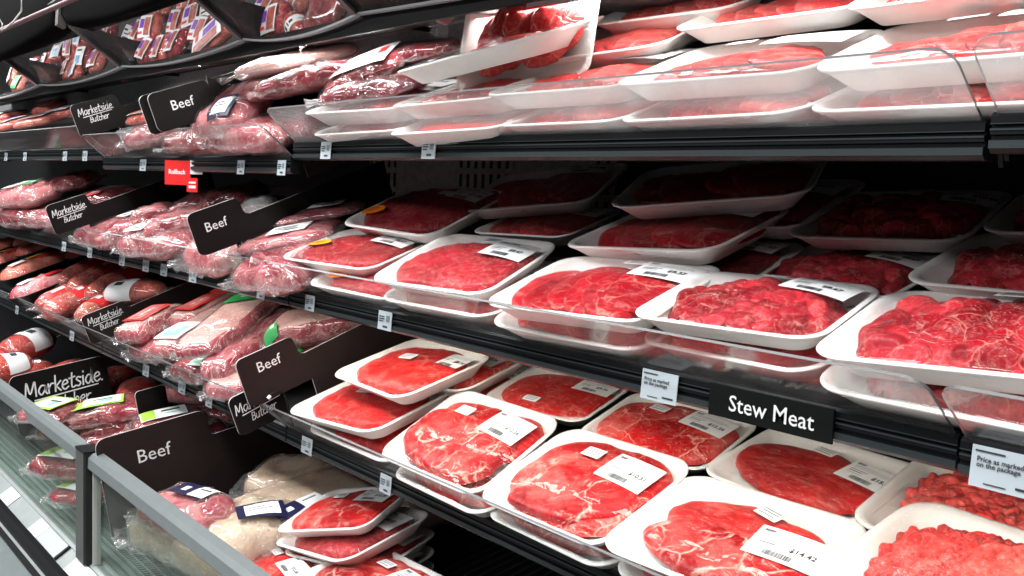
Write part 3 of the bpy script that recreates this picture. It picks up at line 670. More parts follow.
def dometray(s,u,v,w,yaw,L,W,H,label,group,mat=MSAL,pit=0,rol=0,yl=True):
    """oval black tray heaped with pale ground meat under tight film"""
    t=thing('black_tray_package',label,'meat package',place(s,u,v,w,yaw,pit,rol),group)
    V=[];n=48
    prof=[(.74,0),(.80,.004),(1.0,H*.62),(1.03,H*.64),(1.03,H*.68),(.98,H*.66),(.80,H*.2)]
    sg=lambda c,pw:math.copysign(abs(c)**pw,c)
    for f,z in prof:
        for k in range(n):
            a=2*math.pi*k/n; V.append((sg(math.cos(a),.6)*L/2*f,sg(math.sin(a),.6)*W/2*f,z-H/2))
    F=[(i*n+k,i*n+(k+1)%n,(i+1)*n+(k+1)%n,(i+1)*n+k) for i in range(len(prof)-1) for k in range(n)]+[tuple(range(n))[::-1]]
    obj('black_tray',mesh('black_tray',V,F,BTR,smooth=True),t)
    seed=(u*3+v*9)%40
    obj('meat',blob(0,0,L/2*.97,W/2*.95,0,H*.1,H*.52,seed,mat,p=2.8,edge=.03,bumpy=.004,tone=.7,nr=12,na=48,sh=.6),t)
    zt=lambda X,Y:H*.13+H*.52*np.maximum(0,1-(np.abs(X/(L/2))**2.8+np.abs(Y/(W/2))**2.8)**(5/2.8))**.6
    me=blob(0,0,L/2*1.01,W/2*1.01,0,H*.12,H*.54,seed,FILM,p=2.8,edge=.03,bumpy=.002,nr=12,na=48,sh=.6); obj('film',me,t)
    if yl: flat_on(zt,L*.12,W*.18,L*.34,W*.22,.2,plain('label_yellow',(.85,.5,.08),.4),'yellow_label',t,off=.004)
    flat_on(zt,L*.22,-W*.16,L*.3,W*.26,.1,REDL,'red_label',t,off=.004); flat_on(zt,-L*.2,0,L*.22,W*.3,.1,PAPER,'white_label',t,off=.004)
    return t
GA='vacuum packs piled at the far end of the top shelf stack'
P='meat_pack'; K='meat package'
# --- top shelf, left pile of the near section
vac(P,K,'S3',-1.881,.03,.057,5,.20,.13,.06,MPNK,'pink pork-like pack with a black-bordered label beside the Beef sign',None,[(.045,-.030,.075,.055,.1,'blackframe')],pit=24)
vac(P,K,'S3',-1.95,.12,.090,0,.20,.11,.03,MPNK,'flat pink pack lying behind the black-bordered label pack',None)
vac(P,K,'S3',-1.785,.16,.122,25,.30,.10,.035,MFAT,'long pale pack with a trailing film tail above the milky guard',None,ext=.04)
vac(P,K,'S3',-1.607,.09,.092,30,.24,.10,.04,MVRD,'deep red pack with a white fat edge above the guard corner',None)
vac(P,K,'S3',-1.751,.07,.084,10,.16,.09,.03,MVRD,'small red pack lying against the pink pack on the top shelf',None)
vac(P,K,'S3',-1.485,.12,.092,35,.16,.12,.03,MVRD,'dark pack carrying a big white label with a red emblem',None,[(.0,.0,.12,.075,-.15,'reddot')],pit=16)
vac(P,K,'S3',-1.570,.24,.100,10,.17,.10,.035,MPNK,'rosy pink pack at the back below the grey channel',None)
vac(P,K,'S3',-1.392,.20,.100,25,.19,.10,.03,MDRK,'purple-dark pack with film corners standing up, by the standing tray',None,ext=.035)
vac(P,K,'S3',-1.387,.055,.066,10,.20,.10,.03,MDRK,'maroon pack lying low against the milky guard',None)
vac(P,K,'S3B',-1.80,.035,.030,0,.30,.12,.06,MRIB,'large rosy pack seen through the clear guard right of the Beef sign',None)
vac(P,K,'S3B',-2.10,.04,.025,20,.18,.09,.045,MVRD,'red pack seen through the clear guard under the Beef sign',None)
G3B='packs between the two signs on the top shelf'
def wedge(s,u,v,w,yaw,L,W,H,label,group,style='purple',mat=MSAL,pit=0,rol=0,name='sealed_meat_pack'):
    return vac(name,K,s,u,v,w,yaw,L,W,H,mat,label,group,[(-.03*L,0,W*.78,L*.72,R(90),style)] ,film=FILM,ext=.004,rough=.05,pit=pit,rol=rol)
wedge('S3B',-2.314,.12,.10,30,.16,.10,.03,'flat red pack with a purple emblem leaning behind the Beef sign',G3B,rol=-15)
vac(P,K,'S3B',-2.352,.03,.040,10,.13,.10,.05,MRIB,'crumpled pink pack between the two black signs',None)
wedge('S3B',-2.50,.10,.075,15,.15,.09,.03,'red pack peeking out right of the far sign',G3B)
t=thing('plastic_tub','clear empty tub behind the far clear guard','tub',place('S3B',-2.49,.035,.012,0))
V=[];n=24
for r_,z in ((.030,0),(.033,.045),(.036,.046),(.036,.052),(.030,.053)): V+=[(r_*math.cos(6.283*k/n),r_*math.sin(6.283*k/n),z) for k in range(n)]
obj('tub_body',mesh('tub',V,[(i*n+k,i*n+(k+1)%n,(i+1)*n+(k+1)%n,(i+1)*n+k) for i in range(4) for k in range(n)],ACRYM,smooth=True),t)
lid=[(.036*math.cos(6.283*k/n),.036*math.sin(6.283*k/n),.054) for k in range(n)]; obj('lid',mesh('lid',lid,[tuple(range(n))],BAGF),t)
G3C='red sealed packs on the far top shelf'
for a,lb,st in (((-3.678,.03,.080,10,.24,.12,.03),'far red sealed pack with a purple label at the picture edge','purple'),
  ((-3.302,.05,.082,15,.22,.13,.03),'far red sealed pack nearest the far sign','purple'),((-3.240,.10,.085,20,.20,.12,.03),'far red sealed pack with a blue emblem behind the sign','blue'),
  ((-3.60,.16,.10,10,.16,.10,.04),'dark red box-like pack on top of the far pile','purple'),((-4.0,.10,.10,10,.20,.12,.03),'farthest red sealed pack with a blue emblem','blue')):
    wedge('S3',*a,lb,G3C,st)
# --- middle shelf far sections
vac(P,K,'S2',-3.526,.06,.098,10,.30,.15,.07,MPNK,'domed pink pack with a green label on the far middle shelf',None,[(.03,.01,.06,.06,.1,'green'),(-.05,.0,.07,.08,.1,'white')])
vac(P,K,'S2',-3.385,.17,.112,15,.20,.12,.05,MVRD,'reddish pack behind the domed pink pack',None)
vac(P,K,'S2',-3.541,.035,.040,0,.30,.15,.06,MVRD,'shaded pack under the domed pink pack',None)
vac(P,K,'S2',-3.82,.03,.060,20,.22,.12,.05,MPNK,'pale wrinkled pack at the left end of the far middle shelf',None)
vac(P,K,'S2',-3.20,.03,.050,5,.24,.12,.05,MRIB,'rosy pack behind the guard left of the middle shelf sign',None)
vac(P,K,'S2',-2.98,.14,.078,25,.18,.12,.05,MDRK,'dark red pack behind the middle shelf sign with handwriting',None,[(.0,-.03,.05,.03,.1,'red')])
GS='short cut beef pieces in film on the middle shelf'
vac(P,K,'S2',-2.45,.085,.080,45,.10,.065,.035,MRIB,'small marbled piece lying alone on the black divider side',GS)
vac(P,K,'S2',-2.34,.05,.074,40,.10,.07,.035,MVRD,'small red marbled piece between the two signs of the middle shelf',GS)
vac(P,K,'S2',-2.443,.02,.062,30,.08,.07,.035,MPNK,'small pink rounded piece nearest the middle shelf sign',GS)
vac(P,K,'S2',-2.20,.07,.076,45,.18,.12,.045,MRIB,'pink ribbed pack with a green mark left of the Beef sign',None,[(.05,.02,.03,.03,.3,'green')])
vac(P,K,'S2',-2.28,.16,.085,35,.16,.12,.045,MDRK,'dark red pack behind the pink ribbed pack',None)
vac(P,K,'S2',-2.13,.17,.098,30,.14,.12,.045,MDRK,'maroon pack with a stiff film corner behind the Beef sign',None,ext=.035)
vac(P,K,'S2',-1.96,.14,.088,40,.09,.06,.045,plain('white_wrap',(.85,.84,.82),.4),'white lump pack just right of the middle Beef sign',None)
vac(P,K,'S2',-2.62,.05,.038,0,.30,.19,.06,MRIB,'wide flat pack with a white sticker behind the guard',None,[(.03,.02,.05,.05,.1,'white'),(-.12,-.02,.03,.06,.1,'green')],rough=.06)
vac(P,K,'S2',-2.26,.05,.040,6,.30,.19,.07,MRIB,'wide rosy pack with a grey sticker behind the guard',None,[(-.05,-.05,.08,.04,.1,'white')],rough=.06)
vac(P,K,'S2',-1.915,.035,.035,0,.22,.15,.07,MPNK,'crumpled glossy pack behind the guard below the Beef sign',None,fold=.01,ext=.03)
vac(P,K,'S2',-1.737,.155,.085,40,.20,.10,.02,MRIB,'thin striped pack propped on the divider with a white label',None,[(.03,.0,.07,.04,0,'white')],pit=-3)
vac(P,K,'S2',-1.705,.075,.068,40,.19,.12,.025,MRIB,'thin fat-striped pack lying in front of the other thin one',None,[(.01,-.01,.08,.05,0,'white')])
vac(P,K,'S2',-1.62,.020,.030,10,.20,.15,.06,MRIB,'crinkled pack pressed against the guard next to the trays',None,fold=.01,ext=.03)
# --- bottom shelf far section: black trays and red tubes
GB='black trays of pale ground meat on the bottom shelf'
for a,lb in (((-4.25,.13,.045,85,.16,.13,.06),'black tray at the picture edge, nearer of two'),((-4.19,.25,.055,85,.17,.13,.06),'black tray touching the middle rail shadow, second from the edge'),
  ((-4.52,.19,.06,86,.14,.13,.06),'farthest black tray at the picture edge'),((-4.40,.29,.065,70,.16,.12,.06),'small far black tray under the middle rail'),
  ((-3.741,.123,.062,91,.24,.15,.065),'large black tray of pale meat in the front row'),((-3.72,.27,.06,61,.13,.11,.055),'small black tray close behind the large one')):
    dometray('S1',*a,lb,GB)
dometray('S1',-3.40,.055,.055,100,.21,.12,.06,'black tray of greyish pink meat at the guard corner',GB,mat=MPNK,yl=False)
GC='red-wrapped ground meat tubes on the bottom shelf'
for a,lb,bd in (((-3.393,.190,.060,112,.21,.085,.07),'red tube farthest left of the row of three',(.0,.7)),((-3.225,.183,.060,113,.23,.085,.07),'red tube in the middle of the row of three',(.0,.7)),
  ((-3.050,.188,.060,114,.23,.085,.07),'red tube at the near end of the row of three',(.0,.7)),((-3.238,.065,.040,102,.17,.08,.06),'bright red tube beside the grey-pink black tray',(-.9,.9)),
  ((-3.075,.055,.045,103,.19,.085,.07),'salmon tube with a red label in the front row',(.0,.7)),((-2.885,.07,.045,120,.15,.075,.06),'striped tube just above the small sign',(-.3,.6))):
    chub('S1',*a,lb,GC,band=bd,mat=MSAL,bandmat=REDL)
chub('S1',-2.80,.16,.070,20,.24,.09,.065,'white-banded tube lying crosswise right of the red tubes',None,band=(-.7,.3),mat=MSAL)
# --- bottom shelf: ribs
GR='red-labelled pink rib packs on the bottom shelf'
for a,lb in (((-2.383,.054,.070,114,.17,.10,.055),'red-labelled pink rib pack nearest the guard'),((-2.30,.155,.070,105,.16,.10,.05),'red-labelled pink rib pack in the middle'),((-2.33,.26,.070,101,.13,.10,.05),'red-labelled pink rib pack farthest back')):
    ribslab('S1',*a,lb,GR,[(.0,.0,.10,.07,0,'red')])
ribslab('S1',-2.20,.130,.062,110,.31,.12,.05,'long rib rack with a mint label beneath the white-topped one',None,[(-.09,.0,.08,.08,0,'mint')])
ribslab('S1',-2.005,.110,.105,127,.33,.13,.045,'white-topped rib rack with a bright green label at its far end',None,[(.10,.0,.08,.10,0,'green'),(.10,.0,.03,.03,0,'mint')])
ribslab('S1',-1.925,.110,.066,124,.32,.09,.06,'narrow rib rack with its cut red side facing the aisle',None,top=MRIB)
ribslab('S1',-1.800,.215,.085,50,.22,.14,.06,'thick folded beige and red rack behind the bottom Beef sign',None,[(-.09,-.05,.03,.04,.1,'green')])
ribslab('S1',-1.760,.19,.040,70,.22,.13,.04,'flat red pack with a small green label at the divider notch',None,[(-.07,.0,.04,.05,.2,'green')],top=MVRD,side=MVRD)
ribslab('S1',-1.830,.05,.040,111,.18,.13,.045,'pale pink slab standing between the guard and the Beef sign',None,top=MFAT)
vac(P,K,'S1',-2.30,.035,.028,10,.22,.09,.04,MRIB,'dull red pack low behind the guard near the small sign',None)
vac(P,K,'S1',-2.02,.030,.030,5,.20,.10,.045,MVRD,'dark pack with a mint label low behind the guard',None,[(.03,-.01,.06,.05,.1,'mint')])
# --- well far section: ground beef tubes
GW='orange-red ground beef tubes in the well'
for a,lb,bd in (((-3.38,.225,.165,125,.21,.11,.09),'orange-red tube with a white label in the middle of the far well',(-.3,.5)),((-3.35,.13,.140,110,.20,.11,.09),'orange-red tube with a white end cap at the picture edge',(.3,.9)),
   ((-3.12,.08,.165,95,.20,.10,.08),'orange-red tube with a white label just above the front rail',(.2,.8)),((-3.30,.20,.085,140,.20,.10,.08),'shaded red tube beneath the labelled ones',None),
   ((-3.15,.26,.095,120,.20,.10,.08),'dark red tube behind the big handwritten sign',None),((-2.98,.33,.085,120,.22,.10,.07),'darkest red tube under the shelf edge',None),((-3.00,.19,.105,100,.13,.09,.06),'short tube with a round white label above the sign',(-.6,.6))):
    chub('DK',*a,lb,GW,band=bd)
# --- well middle section: green labelled steaks
GS2='dark steaks with green and white labels in the well'
for a,lb,st in (((-2.506,.080,.165,20,.17,.13,.035),'upright steak pack with a lime-edged white label by the front rail','limewhite'),((-2.44,.175,.145,70,.19,.12,.055),'plump steak pack with a pale label in front of the big sign','limewhite'),
   ((-2.42,.20,.112,75,.20,.09,.045),'steak pack lying under the plump one',None),((-2.41,.175,.090,70,.20,.10,.045),'long dark steak pack nearest the lower Beef sign',None),
   ((-2.27,.27,.130,75,.17,.12,.045),'steak pack with a lime and white label right of the small black panel','greenwhite'),((-2.49,.10,.125,60,.14,.10,.04),'small steak pack under the lime-edged one',None),
   ((-2.25,.29,.095,75,.20,.11,.05),'steak pack under the lime and white labelled one',None),((-2.45,.48,.060,28,.18,.12,.06),'dim steak pack far back under the shelf',None),
   ((-2.40,.075,.060,25,.20,.13,.05),'steak pack seen through the front glass with a lime label','greenwhite'),((-2.30,.070,.018,20,.16,.12,.03),'flat steak pack low behind the front glass','greenwhite')):
    L_,W_=a[4],a[5]
    vac(P,K,'DK',*a,MVRD,lb,GS2,[(-.01,.0,L_*.62,W_*.62,0,st)] if st else [])
chub('DK',-2.72,.34,.105,160,.20,.10,.05,'clear-wrapped bright red pack behind the big sign',None,band=(.6,.95))
vac(P,K,'DK',-2.62,.46,.09,20,.18,.12,.06,MPNK,'pinkish pack in the shade under the bottom shelf edge',None)
# --- well near section: pale bags
vac('meat_bag',K,'DK',-1.75,.115,.070,14,.28,.15,.08,MTRP,'pinkish beige bag behind the front glass',None,film=BAGM,ext=.03,fold=.008)
vac('meat_bag',K,'DK',-1.655,.29,.082,85,.28,.24,.07,MTRP,'big smooth beige bag with a navy label beside the stacked trays',None,[(-.03,-.07,.10,.04,.2,'navy')],ext=.035,fold=.003,rough=.05)
vac('meat_bag',K,'DK',-1.63,.155,.080,100,.22,.17,.09,MTRP,'beige bag with a black-framed label in front of the big one',None,[(.03,-.03,.085,.06,-.5,'blackframe')],ext=.02,fold=.008)
vac('meat_bag',K,'DK',-1.60,.47,.055,10,.28,.18,.06,MTRP,'flat beige bag at the back half under the shelf',None)
vac('meat_bag',K,'DK',-1.74,.105,.118,10,.20,.12,.06,MPNK,'pink bag with a white and black label under the front rail',None,[(.0,.02,.10,.05,.1,'navy')],ext=.025,fold=.006)
vac('meat_bag',K,'DK',-1.80,.36,.080,40,.20,.16,.07,MTRP,'round beige bag with a wrinkled rim by the lower divider',None,ext=.035,fold=.006)
# --- high bins: small sealed packs
S4=[('w',-3.422,.110,-.030,'blue'),('w',-3.30,.116,-.030,'purple'),('w',-3.163,.129,-.020,'blue'),('w',-3.312,.045,-.040,'purple'),('w',-3.088,.060,-.020,'blue'),('w',-3.110,-.03,-.020,'blue'),('w',-2.975,.045,-.030,'purple'),('w',-3.05,.135,-.06,'purple'),
('v',-2.530,.088,-.012,'purple'),('v',-2.66,.098,-.030,'purple'),('v',-2.79,.106,-.050,'white'),('v',-2.60,.165,-.05,'purple'),('v',-2.76,.015,-.050,'purple'),('v',-2.66,.01,-.035,'purple'),
('v',-2.62,-.02,-.015,'white'),('v',-2.489,-.01,-.010,'purple'),('v',-2.42,.101,-.040,'purple'),('v',-2.316,.102,-.040,'purple'),('v',-2.441,.165,-.060,'purple'),('v',-2.221,.107,-.040,'white'),
('v',-2.407,.020,-.015,'purple'),('v',-2.300,.020,-.010,'purple'),('v',-2.20,.050,-.025,'purple'),('v',-2.12,.100,-.035,'purple'),('v',-2.34,.175,-.07,'purple'),
('x',-1.934,.085,-.050,'purple'),('x',-1.810,.085,-.050,'purple'),('x',-1.805,.020,-.015,'purple'),
('y',-3.982,.068,-.030,'white'),('y',-3.635,.073,-.020,'purple'),('y',-3.805,.000,-.020,'green'),('y',-3.502,.080,-.020,'blue')]
binname={'w':'second bin from the left','v':'wide middle bin','x':'bin above the black-bordered pink pack','y':'leftmost bin'}
count={}
desc=['lower left','upper left','top','middle','right','bottom','centre','back']
S4L={'w':['red pack with blue emblem, far side of the second high bin','red pack beside the black hood in the second high bin','tall pack with blue label at the top right of the second high bin','lone pack low on the far side of the second high bin','pack with blue emblem in the middle of the second high bin','lowest pack with blue label in the second high bin','maroon pack at the near side of the second high bin','shadowed pack under the hood joint'],
'v':['big white-edged pack front left of the wide high bin','pack left behind the big white-edged one in the wide high bin','pack nearest the bin joint in the wide high bin','pack touching the hood above the big white-edged one','dim pack low at the joint side of the wide high bin','dark pack under the big white-edged one','clear-wrapped pack at the bottom of the wide high bin, farther one','clear-wrapped pack at the bottom of the wide high bin, nearer one','upper pack right of the big white-edged one','upper pack second right of the big white-edged one','top pack touching the hood right of the big white-edged one','top pack with a white label in the wide high bin','lower middle red pack, farther of a pair','lower middle red pack, nearer of a pair','tall pack leaning right of the lower pair','upper right pack next to the bin joint','topmost pack in the middle of the wide high bin'],
'x':['upper far pack in the bin above the pink pack','upper near pack in the bin above the pink pack','pointed pack with purple emblem in the bin above the pink pack'],
'y':['white-labelled pack in the leftmost high bin','purple-labelled pack in the leftmost high bin','green-labelled pack at the bottom of the leftmost high bin','blue-labelled pack on the near side of the leftmost high bin']}
for b,u,v,w,st in S4:
    i=count.get(b,0); count[b]=i+1; rr=random.Random(int(-u*1000))
    wedge('P4',u,max(v,.022)+.012,w,90+rr.uniform(-14,14),.078 if b!='y' else .07,.082 if b!='y' else .08,.035,S4L[b][i],'small sealed meat packs in the high bins',st,rol=rr.uniform(-10,10),pit=rr.uniform(-12,8),mat=MSAL if rr.random()<.5 else MVRD)
wedge('P4',-2.075,.030,-.006,22,.19,.07,.03,'long wedge-shaped red pack with a purple emblem, leaning at the near corner','small sealed meat packs in the high bins','purple',mat=MSAL)
chub('P4',-1.70,.012,-.012,150,.09,.045,.045,'small orange-tipped roll at the bottom of the high bin',None,band=(-.5,.1))
vac(P,K,'P4',-1.60,.045,-.015,85,.12,.11,.04,MVRD,'large marbled dark pack hanging at the end of the high bins',None,ext=.004)
vac(P,K,'P4',-1.24,.03,-.03,36,.09,.09,.03,MPNK,'pink pack in the nearly empty near bin, at the picture top',None)
# ------------------------------------------------------------------ shelves
A0,A1,B1,C1=-.383,-1.603,-2.67,-3.86
def rail_mesh(x0,x1):
    b=MB()
    # extruded profile with grooves (front faces the aisle, y decreasing)
    pf=[(.022,.000),(.022,-.031),(.004,-.031),(.000,-.027),(.000,-.0205),(.003,-.0195),(.003,-.0170),(.000,-.0160),(.000,-.0110),(.003,-.0100),(.003,-.0080),(.000,-.0070),(.000,-.0010),(.003,.002),(.010,.002)]
    b.prism(pf,x0,x1,0)
    b.box(x0,x1,-.0012,.000,-.0270,-.0208,1); b.box(x0,x1,-.0008,.0,-.0128,-.0112,1); b.box(x0,x1,-.0008,.0,-.0078,-.0070,1)
    return b
def guard_mesh(x0,x1,y1=-.0625,z1=.0525,t=.003,rr=.02):
    """clear leaning panel with rounded upper corners; second mesh = its polished edge"""
    H=math.hypot(y1,z1); ey,ez=y1/H,z1/H; ny,nz=-ez,ey
    P=[(x0,0)]+[(x0+rr-rr*math.cos(a),H-rr+rr*math.sin(a)) for a in [math.pi/2*i/6 for i in range(7)]]+[(x1-rr+rr*math.sin(a),H-rr+rr*math.cos(a)) for a in [math.pi/2*i/6 for i in range(7)]]+[(x1,0)]
    n=len(P); pt=lambda p,s:(p[0],p[1]*ey+s*ny*t/2,p[1]*ez+s*nz*t/2)
    V=[pt(p,-1) for p in P]+[pt(p,1) for p in P]
    E=[(i,i+1,n+i+1,n+i) for i in range(n-1)]
    return mesh('guard_panel',V[n:],[tuple(range(n))],ACRY),mesh('guard_edge',V+[],E,ACEDGE)
def shelf(y,z,x0,x1,label,milky=False,guard=True,depth=.47,g=None):
    t=thing('display_shelf',label,'shelf',Matrix.Translation((0,y,z+ZC)),'tilted display shelves')
    obj('price_rail',rail_mesh(x0,x1).done('price_rail',[RAILK,RAILG]),t)
    tl=R(20); M=Matrix.Rotation(tl,4,'X')
    b=MB(); b.box(x0,x1,.004,depth,-.012,-.006)
    for k in range(int((x1-x0)/.12)): b.box(x0+.06+k*.12,x0+.07+k*.12,.01,depth,-.030,-.012)
    me=b.done('shelf_deck',[BLACK]); me.transform(M); obj('shelf_deck',me,t)
    if guard:
        a,e=guard_mesh(x0+.004,x1-.004)
        if milky: a.materials.clear(); a.materials.append(ACRYM)
        obj('guard_panel',a,t,(0,.004,.001)); obj('guard_edge',e,t,(0,.004,.001))
    for xx in (x0,x1):
        b=MB(); b.box(xx-.002,xx+.002,.02,depth,-.045,-.006); me=b.done('end_bracket',[BLACK]); me.transform(M); obj('end_bracket',me,t)
    return t
shelf(YR,.075,A1,A0,'top tilted shelf holding white trays behind a milky guard',milky=True)
shelf(YR-.008,.080,A0+.008,.35,'near end piece of the top shelf past the rail joint',milky=True)
shelf(YR,.0507,B1,A1-.008,'top shelf section set lower, with the red hanging tag')
shelf(YR,.075,C1,B1-.006,'top shelf section of far red sealed packs')
shelf(YR,.075,C1-1.2,C1-.006,'farthest top shelf section at the picture edge')
shelf(YR,-.1873,A1,A0,'middle shelf carrying the Stew Meat sign')
shelf(YR-.008,-.187,A0+.006,.35,'near end piece of the middle shelf with the large tag')
shelf(YR,-.1873,B1,A1-.006,'middle shelf section between the handwritten sign and the Beef sign')
shelf(YR,-.1873,C1,B1-.006,'middle shelf section of far domed packs')
shelf(YR,-.1873,C1-1.0,C1-.006,'farthest middle shelf section at the picture edge')
shelf(YR,-.4388,A1,.35,'bottom shelf of large steak trays above the well')
shelf(YR,-.4388,B1,A1-.006,'bottom shelf section of rib racks')
shelf(YR,-.4388,C1,B1-.006,'bottom shelf section of black trays and red tubes',milky=True)
# high bins ----------------------------------------------------------
BX=[-4.3,-3.30,-2.525,-1.816,-1.39,.35]
BL=['high clear bin farthest left','high clear bin with blue-labelled packs','wide high clear bin full of red packs','narrow high clear bin with dark divider','nearly empty high clear bin at the top of the picture']
GREYB=plain('bin_inner_grey',(.16,.17,.175),.5,noise=.2,nscale=90)
WEB=plain('bin_web_dark',(.008,.008,.009),.35,spec=.25)
for k in range(5):
    x0,x1=BX[k],BX[k+1]; t=thing('display_bin',BL[k],'bin',Matrix.Translation((0,YR,.276+ZC)),'high clear bins')
    n=24; V=[];F=[]; prof=[(.03,-.002),(.0,.0),(-.012,.010),(-.045,.034),(-.085,.059),(-.128,.085)]
    for q,(py,pz) in enumerate(prof):
        for i in range(n+1):
            f=i/n; sag=-.016*(4*f*(1-f))*(1 if q<3 else (.6 if q==3 else .25)); V.append((x0+(x1-x0)*f,py,pz+sag))
    F=[(q*(n+1)+i,q*(n+1)+i+1,(q+1)*(n+1)+i+1,(q+1)*(n+1)+i) for q in range(len(prof)-1) for i in range(n)]
    obj('clear_front',mesh('clear_front',V,F,clear('bin_clear',tint=(.93,.94,.94),haze=.04,hazecol=(.6,.6,.6),gloss=.05,rough=.08,wr=.3,wscale=12,hvar=.9),smooth=True),t)
    b=MB(); 
    for i in range(n):
        f0,f1=i/n,(i+1)/n; s0,s1=-.016*4*f0*(1-f0),-.016*4*f1*(1-f1); X0,X1=x0+(x1-x0)*f0,x0+(x1-x0)*f1
        b.add([(X0,-.002,s0-.004),(X1,-.002,s1-.004),(X1,-.002,s1),(X0,-.002,s0),(X0,.008,s0-.004),(X1,.008,s1-.004),(X1,.008,s1),(X0,.008,s0)],[(0,1,2,3),(4,7,6,5),(0,4,5,1),(3,2,6,7)])
    obj('lip',b.done('lip',[plain('bin_lip_bright',(.45,.46,.47),.25)]),t)
    b=MB(); b.box(x0,x1,.012,.02,-.030,-.002); b.box(x0,x1,.02,.10,-.012,-.004); obj('under_fascia',b.done('under_fascia',[BLACK]),t)
    b=MB(); b.box(x0,x1,.02,.44,-.004,.0); obj('bin_floor',b.done('bin_floor',[BLACK if k<3 else GREYB]),t)
    if k in (3,4) or True:
        b=MB(); b.prism([(.40,0),(.42,0),(.42,.3),(.40,.3)],x0,x1); obj('bin_back',b.done('bin_back',[BLACK if k<4 else GREYB]),t)
    b=MB(); b.prism([(.03,-.012),(-.01,.0),(-.125,.080),(-.130,.092),(-.115,.098),(-.02,.07),(.10,.06),(.40,.06),(.40,-.012)],x1-.006,x1-.001); obj('divider_web',b.done('divider_web',[WEB]),t)
    b=MB(); b.prism([(-.006,-.004),(-.132,.083),(-.134,.089),(-.008,.003)],x1-.010,x1+.004); obj('front_strip',b.done('front_strip',[plain('bin_strip',(.07,.07,.07),.25)]),t)
# channel board under the high bins
segs=[(-5.0,-3.355),(-3.35,-2.13),(-2.125,-1.27)]
for i,(x0,x1) in enumerate(segs):
    t=thing('channel_board',['grey speckled channel board at the far end under the high bins','grey speckled channel board over the two top shelf signs','grey speckled channel board ending behind the standing tray'][i],'panel',Matrix.Translation((0,.95,ZC)),'grey channel boards under the high bins')
    b=MB(); pf=[(0,.200),(.006,.200),(.014,.24),(.012,.270),(.006,.272),(.004,.24)]; b.prism(pf,x0,x1); obj('channel_face',b.done('channel_face',[CHAN]),t)
    b=MB(); b.box(x0,x1,.012,.03,.200,.2745); obj('black_recess',b.done('black_recess',[BLACK]),t)
t=thing('back_beam','black beam under the high bins past the grey channel','beam',Matrix.Translation((0,1.08,ZC)))
b=MB(); b.bevbox(-1.10,.4,0,.03,.262,.335); b.box(-1.10,.4,-.006,0,.270,.278); obj('beam_body',b.done('beam',[BLACK]),t)
# black hoods above the bins
for i,(x0,x1) in enumerate(((-3.62,-2.53),(-2.50,-1.50),(-1.47,-.3))):
    t=thing('black_hood',['curved black hood over the second high bin, bulging at the picture edge','curved black hood over the wide high bin','curved black hood out past the top of the picture'][i],'hood',Matrix.Translation((0,.675,ZC)),'curved black hoods')
    n=22;V=[];F=[];ring=[]
    for q,(py,pz,sg) in enumerate(((.06,.345,0),(.0,.355,1),(-.012,.375,1),(-.010,.44,.6),(.03,.60,.2))):
        for k in range(n+1):
            f=k/n; sag=.042*math.sin(math.pi*f)**.8*sg; V.append((x0+(x1-x0)*f,py-.35*sag,pz-sag+.03*(1-sg)*0))
    F=[(q*(n+1)+k,q*(n+1)+k+1,(q+1)*(n+1)+k+1,(q+1)*(n+1)+k) for q in range(4) for k in range(n)]
    o=obj('hood_shell',mesh('hood_shell',V,F,plain('hood_black',(.003,.003,.003),.9,spec=.02),smooth=True),t); md=o.modifiers.new('s','SOLIDIFY'); md.thickness=.006
    if i==0:
        b=MB(); b.prism([(-.018,.352),(.0,.345),(.004,.385),(-.016,.392)],x1+.002,x1+.026); b.prism([(-.03,.40),(-.024,.395),(.0,.42),(-.006,.425)],x1-.02,x1+.03); obj('joint_clip',b.done('clip',[plain('clip_grey',(.04,.04,.037),.4)]),t)
t=thing('tube_rail','dull pink round bar crossing the top corner above the hoods','bar',Matrix.Translation((0,.60,ZC)))
def tube(P,r,n=8):
    V=[];F=[];P=[Vector(p) for p in P]
    for i,p in enumerate(P):
        d=(P[min(i+1,len(P)-1)]-P[max(i-1,0)]).normalized(); a=d.orthogonal().normalized(); b=d.cross(a)
        V+=[p+a*r*math.cos(6.2832*k/n)+b*r*math.sin(6.2832*k/n) for k in range(n)]
    return V,[(i*n+k,i*n+(k+1)%n,(i+1)*n+(k+1)%n,(i+1)*n+k) for i in range(len(P)-1) for k in range(n)]
V,F=tube([(-3.2,0,.360),(-1.6,0,.360)],.006); obj('bar',mesh('bar',V,F,plain('bar_pink',(.13,.06,.07),.45),smooth=True),t)
t=thing('white_cord','thin white cord looping over the hood at the top corner','cord',Matrix.Translation((0,.585,ZC)))
V,F=tube([(-2.78,0,.400),(-2.72,0,.365),(-2.73,0,.350),(-2.64,-.01,.345),(-2.60,0,.36),(-2.53,0,.375),(-2.53,0,.41),(-2.56,0,.44)],.002,6); obj('cord',mesh('cord',V,F,plain('cord_white',(.6,.58,.58),.5),smooth=True),t)
